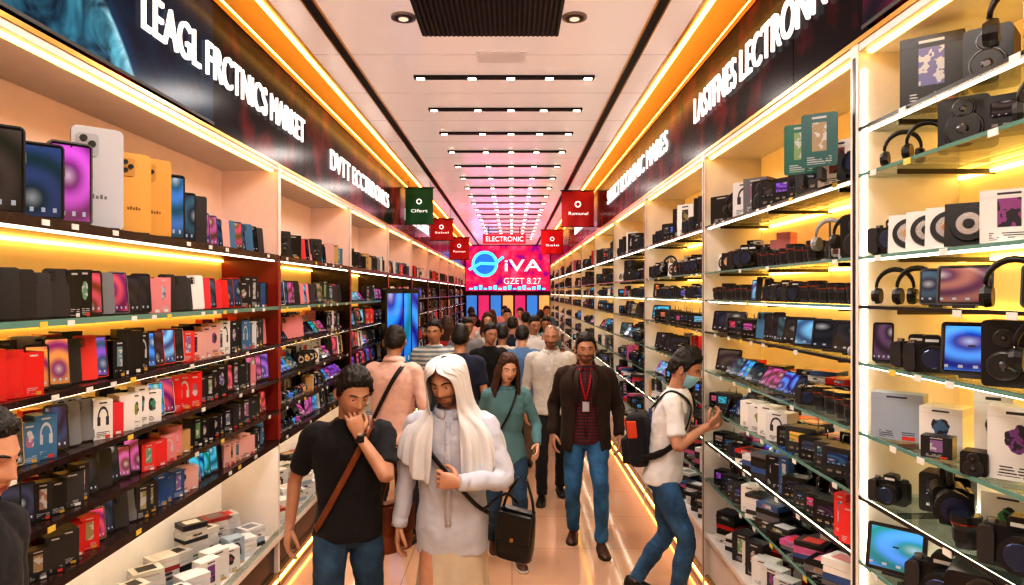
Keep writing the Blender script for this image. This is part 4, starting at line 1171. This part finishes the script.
    if skirt:
        bm = bmesh.new(); rr = []
        for z, a, b_ in ((.98, .150, .105), (.9, .160, .115), (.80, .165, .125), (.70, .175, .135), (.5, .195, .16), (.25, .21, .18), (.12, .215, .185)):
            fo = max(0, (.78-z))*.05
            rr.append([T(max(z, .9)) @ V(((a+fo*math.sin(9*q))*math.cos(q), (b_+fo*math.sin(9*q+1))*math.sin(q), min(0, z-.9))) for q in [2*math.pi*k/72 for k in range(72)]])
        bm_loft(bm, rr); obj_from_bm('wrap_skirt', bm, skirt, e, subsurf=1)
    sm = shoe or darkm; so = sole or darkm
    for nm, A_, fy_ in (('shoe_right', AR, rf or (-.12, 0)), ('shoe_left', AL, lf or (.12, 0))):
        make_shoe(e, A_, fy_[0], fy_[1], sm, so, nm)
    Mh = Matrix.Translation(piv) @ Matrix.Rotation(math.radians(head[0]), 4, 'Z') @ Matrix.Rotation(math.radians(head[1]), 4, 'X') @ Matrix.Rotation(math.radians(head[2]), 4, 'Y') @ Matrix.Translation((0, -.018, .080))
    P.Mh = Mh
    make_head(e, Mh, skin, hair, style, beard, mask, detail, stubble)
    return P

def strap(P, m, x0, z0, x1, z1, w=.03, name='bag_strap', both=True):
    bm = bmesh.new()
    pts, nr = [], []
    n = 16
    for k in range(n+1):
        t = k/n; x = x0+(x1-x0)*t; z = z0+(z1-z0)*t
        p = P.surf(x, z, True, .018); pts.append(p); nr.append(V((x*2, -1, .5*(1-t))))
    if both:
        for k in range(n+1):
            t = 1-k/n; x = x0+(x1-x0)*t; z = z0+(z1-z0)*t
            pts.append(P.surf(x, z, False, .020)); nr.append(V((x*2, 1, .5*(1-t))))
        top = P.T(min(z0+.01, 1.48)) @ V((x0, 0, .03)); pts.append(top); nr.append(V((0, 0, 1))); pts.append(pts[0].copy()); nr.append(V((0, -1, .5)))
    ribbon(bm, pts, nr, w)
    return obj_from_bm(name, bm, m, P.e, disp=0)

def rbox(bm, M, sx, sy, sz, bev):
    r = bmesh.ops.create_cube(bm, size=1, matrix=M @ Matrix.Diagonal((sx, sy, sz, 1)))
    es = list({e for v in r['verts'] for e in v.link_edges})
    bmesh.ops.bevel(bm, geom=es, offset=bev, segments=3, profile=.6, affect='EDGES')

def bag(P, c, m, m2, sx=.22, sy=.08, sz=.2, rz=0, rt=0):
    M = Matrix.Translation(c) @ Matrix.Rotation(rz, 4, 'Z') @ Matrix.Rotation(rt, 4, 'Y')
    bm = bmesh.new()
    rings = []
    for z, k, d in ((-.5, .8, .75), (-.46, .95, 1.), (-.2, 1., 1.08), (.1, .98, 1.), (.4, .93, .8), (.5, .88, .45)):
        rings.append([M @ V((sx/2*k*math.copysign(abs(math.cos(q))**.5, math.cos(q)), sy/2*d*math.copysign(abs(math.sin(q))**.6, math.sin(q)), z*sz)) for q in [2*math.pi*j/28 for j in range(28)]])
    bm_loft(bm, rings)
    rbox(bm, M @ Matrix.Translation((0, -sy*.56, sz*.2)), sx*.9, .012, sz*.55, .005)
    rbox(bm, M @ Matrix.Translation((0, 0, sz*.5)), sx*.86, sy*.6, .014, .005)
    nn = len(bm.faces)
    rbox(bm, M @ Matrix.Translation((0, -sy*.65, -.01)), .018, .008, .02, .003)
    bm.faces.ensure_lookup_table()
    for f in bm.faces[nn:]: f.material_index = 1
    for sg in (-1, 1): bm_tube(bm, [M @ V((sg*sx*.42, 0, sz*.45)), M @ V((sg*sx*.34, 0, sz*.75)), M @ V((sg*sx*.1, .01, sz*1.15))], [.007]*3, 8, 4)
    obj_from_bm('shoulder_bag', bm, [m, m2], P.e)

def denim(name, c): return mat(name, c, .85, var=.36, vscale=7, bump=.25, bscale=300)
JEAN_D = denim('denim_dark', (.026, .060, .11)); JEAN_B = denim('denim_blue', (.040, .13, .26)); JEAN_M = denim('denim_mid', (.035, .095, .19))
def cloth(name, c, var=.05): return mat(name, c, .85, var=var, vscale=10, bump=.15, bscale=220, sheen=.05)
BLACKC = cloth('cotton_black', (.009, .009, .012), .2); WHITEC = cloth('cotton_white', (.60, .60, .62)); ROBE = cloth('robe_pale_grey', (.46, .48, .56)); SCARF = cloth('scarf_white', (.60, .60, .62))
BEIGE = cloth('linen_beige', (.50, .43, .34)); PEACH = cloth('cotton_pale_pink', (.66, .44, .38)); TEAL = cloth('knit_teal', (.10, .21, .24)); JACK = cloth('jacket_brown', (.030, .016, .012), .25)
NAVY = cloth('cotton_navy', (.014, .02, .045)); GREYC = cloth('cotton_grey', (.2, .2, .22)); BLUEC = cloth('cotton_blue', (.10, .19, .35)); REDC = cloth('cotton_red', (.3, .03, .03)); KHAKI = cloth('trouser_khaki', (.18, .13, .09)); DTRO = cloth('trouser_dark', (.015, .015, .018))
LEB = mat('leather_brown', (.17, .05, .016), .42, var=.2, bump=.2, bscale=120); LEK = mat('leather_black', (.008, .008, .010), .35, bump=.2, bscale=120); BRASS = mat('brass', (.5, .3, .1), .3, .9)
SHOEB = mat('shoe_brown', (.07, .025, .013), .4); SHOEK = mat('shoe_black', (.01, .01, .01), .4); MASKM = mat('mask_blue', (.30, .56, .70), .7)
def stripes(name, c1, c2, sc, axis='X'):
    m, nt, N, L, p = nodes_of(name); tc = N.new('ShaderNodeTexCoord'); w = N.new('ShaderNodeTexWave'); w.bands_direction = axis
    w.inputs['Scale'].default_value = sc; w.inputs['Distortion'].default_value = .4; L.new(tc.outputs['Object'], w.inputs['Vector'])
    r = N.new('ShaderNodeValToRGB'); r.color_ramp.elements[0].position = .45; r.color_ramp.elements[1].position = .55
    r.color_ramp.elements[0].color = (*c1, 1); r.color_ramp.elements[1].color = (*c2, 1)
    L.new(w.outputs['Fac'], r.inputs[0]); L.new(r.outputs[0], p.inputs['Base Color']); p.inputs['Roughness'].default_value = .85
    return m
STR_G = stripes('striped_shirt_grey', (.5, .5, .48), (.16, .22, .26), 7, 'Z'); STR_R = stripes('striped_shirt_red', (.13, .02, .025), (.04, .025, .035), 12, 'Z')

# 1 man in black t-shirt, hand at mouth
P = person('man_in_black_tshirt', (-.85, 3.56), 14, 1.74, skin='tan', style='full', top=BLACKC, bottom=JEAN_D, shoe=SHOEK, sole=SHOEW, lean=.10, drop=.02,
           head=(20, 17, 4), lw=(.045, -.20, 1.405), lp=(1, -.1, -1.1), lh=((-.25, -.05, .95), (-.2, 1, 0)), curl=(.5, .95), rw=(-.30, .02, .90), rp=(-.6, 1, 0),
           rh=((-.15, -.1, -1), (1, .3, 0)), ra=(-.11, -.12, .08), la=(.10, .16, .09))
strap(P, LEB, .10, 1.455, -.165, .93, .032)
bag(P, (.24, .03, .86), LEB, BRASS, .20, .10, .26, .5)
bm = bmesh.new(); bm_tube(bm, [P.SL+V((-.05, 0, .06)), P.SL+V((.05, .02, -.12)), V((.25, .06, 1.12)), V((.25, .05, .98))], [.010]*4, 8, 5); obj_from_bm('bag_strap_side', bm, LEB, P.e)
bm = bmesh.new(); d = (P.WL-P.EL).normalized(); u = d.orthogonal().normalized(); w_ = d.cross(u)
bm_tube(bm, [P.WL-d*.015+(u*math.cos(a)+w_*math.sin(a))*.029 for a in [2*math.pi*k/16 for k in range(17)]], [.007]*17, 6, 1, smoothp=False)
rbox(bm, Matrix.Translation(P.WL-d*.015+V((0, -.03, 0))), .036, .014, .036, .004); obj_from_bm('wristwatch', bm, LEK, P.e)

# 2 man in white headscarf and robe
P = person('man_in_white_headscarf', (-.31, 3.55), -4, 1.77, skin='tan', style='none', top=ROBE, sleeve='long', hem=.76, skirt=BEIGE, shoe=LEB, sole=SHOEK, lean=.05, girth=1.04, slim=1.,
           head=(-14, 12, -4), lw=(.075, -.245, 1.17), lp=(1, .2, -1), lh=((-1, -.1, .15), (0, 1, -.1)), curl=(.5, 1.05), rw=(-.27, -.03, .89), ra=(-.11, -.12, .08), la=(.11, .12, .08), stubble=True, collar='shirt')
hc = P.Mh.translation
# headscarf: (height rel. head centre, half width, half depth, face opening half-angle, extra front drop)
rows = [(.134, .012, .015, 0, 0), (.130, .05, .062, 0, 0), (.112, .082, .100, 0, 0), (.088, .096, .119, 0, 0), (.070, .100, .122, 26, 0), (.045, .103, .122, 41, 0), (.0, .105, .120, 45, 0), (-.05, .107, .116, 45, 0), (-.095, .110, .116, 42, 0),
        (-.13, .118, .122, 34, 0), (-.165, .145, .134, 26, .0), (-.195, .19, .142, 20, .01), (-.225, .225, .148, 17, .03), (-.26, .245, .152, 16, .06), (-.29, .252, .156, 16, .10), (-.315, .256, .158, 17, .13), (-.335, .258, .158, 19, .17)]
bm = bmesh.new(); rings = []
nn = 120
for dz, a, b_, gp, fd in rows:
    rg = []
    for k in range(nn+1):
        q = math.radians(gp+(360-2*gp)*k/nn) if gp else math.radians(1+358*k/nn)
        amp = .003+.055*max(0, -dz-.06)
        fo = amp*(math.sin(13*q+2*math.sin(q*2))+.5*math.sin(29*q+1))
        cq = max(0, math.cos(q))**1.2
        pt = V(((a+fo)*math.sin(q), -(b_+fo)*math.cos(q), dz-fd*cq))
        if gp and dz > -.12: pt += V((0, -.006*math.exp(-((math.degrees(min(q, 2*math.pi-q))-gp)/7)**2), 0))
        if dz > -.10: pt = P.Mh @ V((pt.x, pt.y+.004, pt.z))
        else:
            k2 = min(1, (-.10-dz)/.10)
            hp_ = P.Mh @ V((pt.x, pt.y+.004, pt.z)); bp = V((pt.x, pt.y+hc.y*.55+.01, hc.z+pt.z))
            pt = hp_.lerp(bp, k2)
        rg.append(pt)
    rings.append(rg)
bm_loft(bm, rings, closed=False)
obj_from_bm('headscarf', bm, SCARF, P.e, solid=.005, subsurf=1)
strap(P, LEK, -.09, 1.30, .19, .96, .02, both=False)
bag(P, (.33, -.05, .86), LEK, BRASS, .20, .09, .25, -.3, .12)
bm = bmesh.new(); bm_tube(bm, [V((.17, -.12, 1.0)), V((.28, -.1, 1.08)), V((.34, -.05, 1.02))], [.008]*3, 8, 5); obj_from_bm('bag_strap_side', bm, LEK, P.e)
bm = bmesh.new()
for E_, W in ((P.ER, P.WR), (P.EL, P.WL)):
    d = (W-E_).normalized(); c = E_.lerp(W, .95); bm_tube(bm, [c-d*.03, c-d*.025, c+d*.018, c+d*.02], [.030, .041, .041, .030], 18, 2, smoothp=False)
obj_from_bm('robe_cuffs', bm, ROBE, P.e)

# 3 pale pink shirt (back)
P = person('man_in_pink_shirt', (-.98, 5.6), 168, 1.84, style='short', top=PEACH, sleeve='long', bottom=DTRO, shoe=SHOEB, sole=SHOEK, head=(10, 8, 0), ra=(-.1, -.14, .08), la=(.1, .2, .11), lf=(.1, .25), drop=.02,
           rw=(-.22, -.18, 1.0), lw=(.26, .02, .90), collar='shirt')
strap(P, LEK, -.10, 1.44, .165, .95, .032)
# 4 woman in teal
P = person('woman_in_teal_sweater', (-.05, 5.45), 6, 1.64, fem=True, skin='light', hair='brown', style='long', top=TEAL, sleeve='long', hem=.84, bottom=JEAN_D, shoe=SHOEB, sole=SHOEW,
           head=(8, 8, 4), ra=(-.09, .18, .10), la=(.09, -.2, .08), rf=(-.05, .2), drop=.03, lw=(.24, -.22, .98), rw=(-.22, .05, .90), twist=.12)
strap(P, LEK, .07, 1.43, -.14, .95, .016); bag(P, (-.20, .03, .86), LEK, BRASS, .18, .07, .18, .5)
# 5 jacket man
P = person('man_in_brown_jacket', (.62, 5.75), -4, 1.79, skin='tan', style='short', stubble=True, top=STR_R, sleeve='none', bottom=JEAN_B, shoe=SHOEB, sole=SHOEK, head=(2, 4, 0), collar='shirt',
           ra=(-.10, .10, .08), la=(.12, -.20, .08), rf=(-.1, .0), drop=.03, rw=(-.265, .0, .89), lw=(.27, -.08, .90), twist=-.05)
bm = bmesh.new(); rr = []
for z in (.80, .88, .96, 1.05, 1.15, 1.25, 1.33, 1.39, 1.43, 1.46, 1.485):
    a, b_ = P.ab(z); a += .028; b_ += .030
    gp = interp([(.8, 32), (1.1, 22), (1.3, 20), (1.46, 34), (1.5, 40)], z)
    rr.append([P.T(z) @ V((a*math.copysign(abs(math.sin(q))**.86, math.sin(q)), -b_*math.copysign(abs(math.cos(q))**.86, math.cos(q))-.012*math.exp(-((math.degrees(q) % 360-gp)/14)**2), 0)) for q in [math.radians(gp+(360-2*gp)*k/48) for k in range(49)]])
bm_loft(bm, rr, closed=False); obj_from_bm('jacket_body', bm, JACK, P.e, solid=.012, subsurf=1, disp=.012)
bm = bmesh.new()
for S, E_, W in ((P.SR, P.ER, P.WR), (P.SL, P.EL, P.WL)):
    inn = S.lerp(P.T(1.38).translation, .3)
    bm_tube(bm, [inn, S, S.lerp(E_, .5), E_, E_.lerp(W, .5), E_.lerp(W, 1.0)], [.070, .074, .064, .056, .050, .045], 16, 4)
obj_from_bm('jacket_sleeves', bm, JACK, P.e, voxel=.009, smooth=4, disp=.022)
bm = bmesh.new()
for sx in (-1, 1): ribbon(bm, [P.surf(sx*.06, 1.46, True, .037), P.surf(sx*.075, 1.38, True, .042), P.surf(sx*.07, 1.28, True, .040), P.surf(sx*.07, 1.2, True, .034)], [V((sx*.4, -1, .3))]*4, .045, .008)
obj_from_bm('jacket_lapels', bm, JACK, P.e)
bm = bmesh.new()
for sx in (-1, 1): ribbon(bm, [P.surf(sx*.05, 1.47, True, .016), P.surf(sx*.035, 1.36, True, .014), P.surf(0.0, 1.22, True, .014)], [V((0, -1, 0))]*3, .014)
obj_from_bm('lanyard', bm, mat('lanyard_red', (.45, .02, .04), .6), P.e)
bm = bmesh.new(); rbox(bm, Matrix.Translation(P.surf(0, 1.17, True, .018)), .055, .006, .08, .003); obj_from_bm('id_badge', bm, mat('badge', (.45, .45, .48), .3), P.e)
# 6 white t-shirt man with backpack
P = person('man_with_backpack', (1.02, 4.62), 70, 1.74, skin='tan', style='full', mask=MASKM, top=WHITEC, bottom=JEAN_M, shoe=SHOEK, sole=SHOEW, lean=.14, drop=.02,
           head=(-8, 18, 0), rw=(-.13, -.30, 1.25), lw=(.10, -.30, 1.20), rp=(-.6, .3, -1), lp=(.6, .3, -1), rh=((.35, -.7, .5), (.6, .3, .6)), lh=((-.35, -.75, .45), (-.5, .2, .7)), curl=(.75, .6),
           ra=(-.10, -.10, .08), la=(.10, .20, .10), lf=(.15, .15))
bm = bmesh.new()
Mb = P.T(1.2) @ Matrix.Translation((-.02, .20, -.06)) @ Matrix.Rotation(-.10, 4, 'X')
rbox(bm, Mb, .28, .14, .36, .055); rbox(bm, Mb @ Matrix.Translation((0, .085, -.07)), .22, .06, .18, .025)
rbox(bm, Mb @ Matrix.Translation((0, .0, .185)), .06, .02, .03, .006)
o = obj_from_bm('backpack', bm, cloth('nylon_black', (.010, .010, .013)), P.e, voxel=.008, smooth=5)
bm = bmesh.new(); rbox(bm, Mb @ Matrix.Translation((-.128, .02, .08)), .03, .07, .12, .012); rbox(bm, Mb @ Matrix.Translation((0, .066, .11)), .20, .02, .08, .008); rbox(bm, Mb @ Matrix.Translation((0, .115, -.05)), .1, .010, .04, .004)
obj_from_bm('backpack_panel', bm, mat('nylon_orange', (.50, .06, .02), .6), P.e)
bm = bmesh.new()
for sx in (-1, 1):
    pts = [P.T(1.36) @ V((sx*.10, .13, 0)), P.T(1.45) @ V((sx*.11, .05, .02)), P.T(1.455) @ V((sx*.115, -.03, .012)), P.surf(sx*.12, 1.40, True, .02), P.surf(sx*.13, 1.3, True, .02), P.surf(sx*.15, 1.18, True, .02), P.T(1.08) @ V((sx*.18, .02, 0)), P.T(1.03) @ V((sx*.15, .14, 0))]
    nr = [V((0, .3, 1)), V((0, 0, 1)), V((0, -.5, 1)), V((0, -1, .3)), V((0, -1, 0)), V((sx*.5, -1, 0)), V((sx, 0, 0)), V((sx, .4, 0))]
    Pp, _ = smooth_path(pts, [0]*len(pts), 4); nn_ = [nr[min(int(k/4), 7)] for k in range(len(Pp))]
    ribbon(bm, Pp, nn_, .045, .008)
obj_from_bm('backpack_straps', bm, cloth('webbing_black', (.010, .010, .012)), P.e)
b = MB('smartphone'); hpz = (P.WR+P.WL)/2+V((0, -.10, .05))
it_phone(b, Matrix.Translation(hpz) @ Matrix.Rotation(math.pi, 4, 'Z') @ Matrix.Rotation(-.3, 4, 'X'), .15, BLK, (.5, .7, 1.), 0); b.make(parent=P.e)

# 7 light shirt man behind
person('man_in_white_shirt', (.40, 7.0), 0, 1.79, style='bald', hair='grey', top=cloth('shirt_offwhite', (.52, .50, .48)), sleeve='rolled', bottom=DTRO, shoe=SHOEK, head=(-4, 6, 0), collar='shirt', ra=(-.1, -.15, .08), la=(.1, .15, .09), drop=.01, stubble=True, detail=1, girth=1.1)
person('man_in_striped_shirt', (-.84, 7.4), 12, 1.82, style='short', top=STR_G, bottom=KHAKI, shoe=SHOEB, head=(-20, 6, 0), ra=(-.1, -.15, .08), la=(.1, .15, .09), drop=.01, lw=(.15, -.25, 1.1), detail=1)
person('man_in_navy_shirt', (-.50, 6.5), 175, 1.80, style='short', top=NAVY, bottom=DTRO, shoe=SHOEK, ra=(-.1, .15, .09), la=(.1, -.15, .08), drop=.01, detail=0)
crowd = [(-.27, 7.9, 20, 1.76, BLACKC, 'black'), (-.12, 8.6, 190, 1.70, BEIGE, 'black'), (.12, 8.1, 185, 1.72, BLUEC, 'black'), (.30, 9.4, 0, 1.80, WHITEC, 'black'), (-.62, 9.2, 10, 1.78, GREYC, 'black'), (-.95, 9.9, 180, 1.76, REDC, 'brown'),
         (.0, 10.2, 170, 1.75, NAVY, 'black'), (.55, 10.9, 5, 1.74, TEAL, 'black'), (-.4, 11.2, 0, 1.78, WHITEC, 'brown'), (.25, 12.3, 180, 1.76, GREYC, 'black'), (-.75, 12.8, 0, 1.74, PEACH, 'black'), (-.1, 13.6, 0, 1.8, BLUEC, 'black'),
         (.6, 14.2, 180, 1.75, BLACKC, 'black'), (-.45, 15.2, 180, 1.72, REDC, 'brown'), (.2, 16.0, 0, 1.76, WHITEC, 'black'), (.85, 17.0, 0, 1.78, BLUEC, 'black'), (-1.0, 16.6, 180, 1.76, BLACKC, 'black'), (-.2, 18.2, 0, 1.76, PEACH, 'black')]
for i, (x, y, yw, h, m, hr) in enumerate(crowd):
    k = 1 if i % 2 else -1
    fem_ = i in (5, 8, 13)
    person('woman_walking' if fem_ else 'man_walking', (x, y), yw, h, fem=fem_, skin=('tan', 'brown', 'light')[i % 3], hair=hr, style='long' if fem_ else 'short', top=m, sleeve='long' if i % 3 == 0 else 'short', bottom=(JEAN_D, DTRO, KHAKI, JEAN_M)[i % 4], shoe=SHOEK,
           head=(R.uniform(-20, 20), R.uniform(0, 12), 0), ra=(-.1, k*.16, .085), la=(.1, -k*.16, .085), drop=.015, detail=0, rw=(-.25, -k*.12, .89), lw=(.25, k*.12, .89))
# passer-by only just inside the left frame edge
person('man_passing_by', (-1.40, 1.78), 88, 1.80, skin='tan', style='short', top=BLACKC, bottom=DTRO, shoe=SHOEK, lean=-.06, head=(0, 10, 0), girth=.74, rw=(-.19, .03, .89), lw=(.19, .03, .89))

# ------------------------------------------------------------------ lights
def area(loc, sx, sy, pw, col, rot=(0, 0, 0), name='aisle_area_light'):
    l = bpy.data.lights.new(name, 'AREA'); l.shape = 'RECTANGLE'; l.size = sx; l.size_y = sy; l.energy = pw; l.color = col
    o = bpy.data.objects.new(name, l); o.location = loc; o.rotation_euler = rot; bpy.context.collection.objects.link(o)
for yy, pw in ((-1, 50), (1.2, 50), (3.2, 46), (5.6, 42), (8, 36), (10.5, 30)):  # soft light for the slots; nearest ones, out of view, added to light people
    area((-.15, yy, CEIL-.06), 1.2, .5, pw, (1, .93, .87))
for yy, pw in ((13.5, 40), (16.5, 50), (20, 60)):
    area((-.15, yy, 2.9), 1.6, 1.2, pw*.4, (1, .15, .45), (math.pi, 0, 0)); area((-.15, yy, CEIL-.06), 1.2, .5, pw*.4, (1, .4, .55))  # unseen pink lights added to tint the far ceiling like screen glow
w = bpy.data.worlds.new('World'); scene.world = w; w.use_nodes = True
w.node_tree.nodes['Background'].inputs[0].default_value = (1, .9, .85, 1); w.node_tree.nodes['Background'].inputs[1].default_value = .08

cam = bpy.data.cameras.new('camera'); cam.lens = 24; cam.sensor_width = 36; cam.clip_start = .05
co = bpy.data.objects.new('camera', cam); co.location = (0, 0, 2.1); co.rotation_euler = (math.pi/2, 0, 0); bpy.context.collection.objects.link(co)
scene.camera = co
scene.view_settings.view_transform = 'Standard'
try: scene.view_settings.look = 'High Contrast'
except Exception as ex: print('look', ex)
scene.view_settings.exposure = -0.12
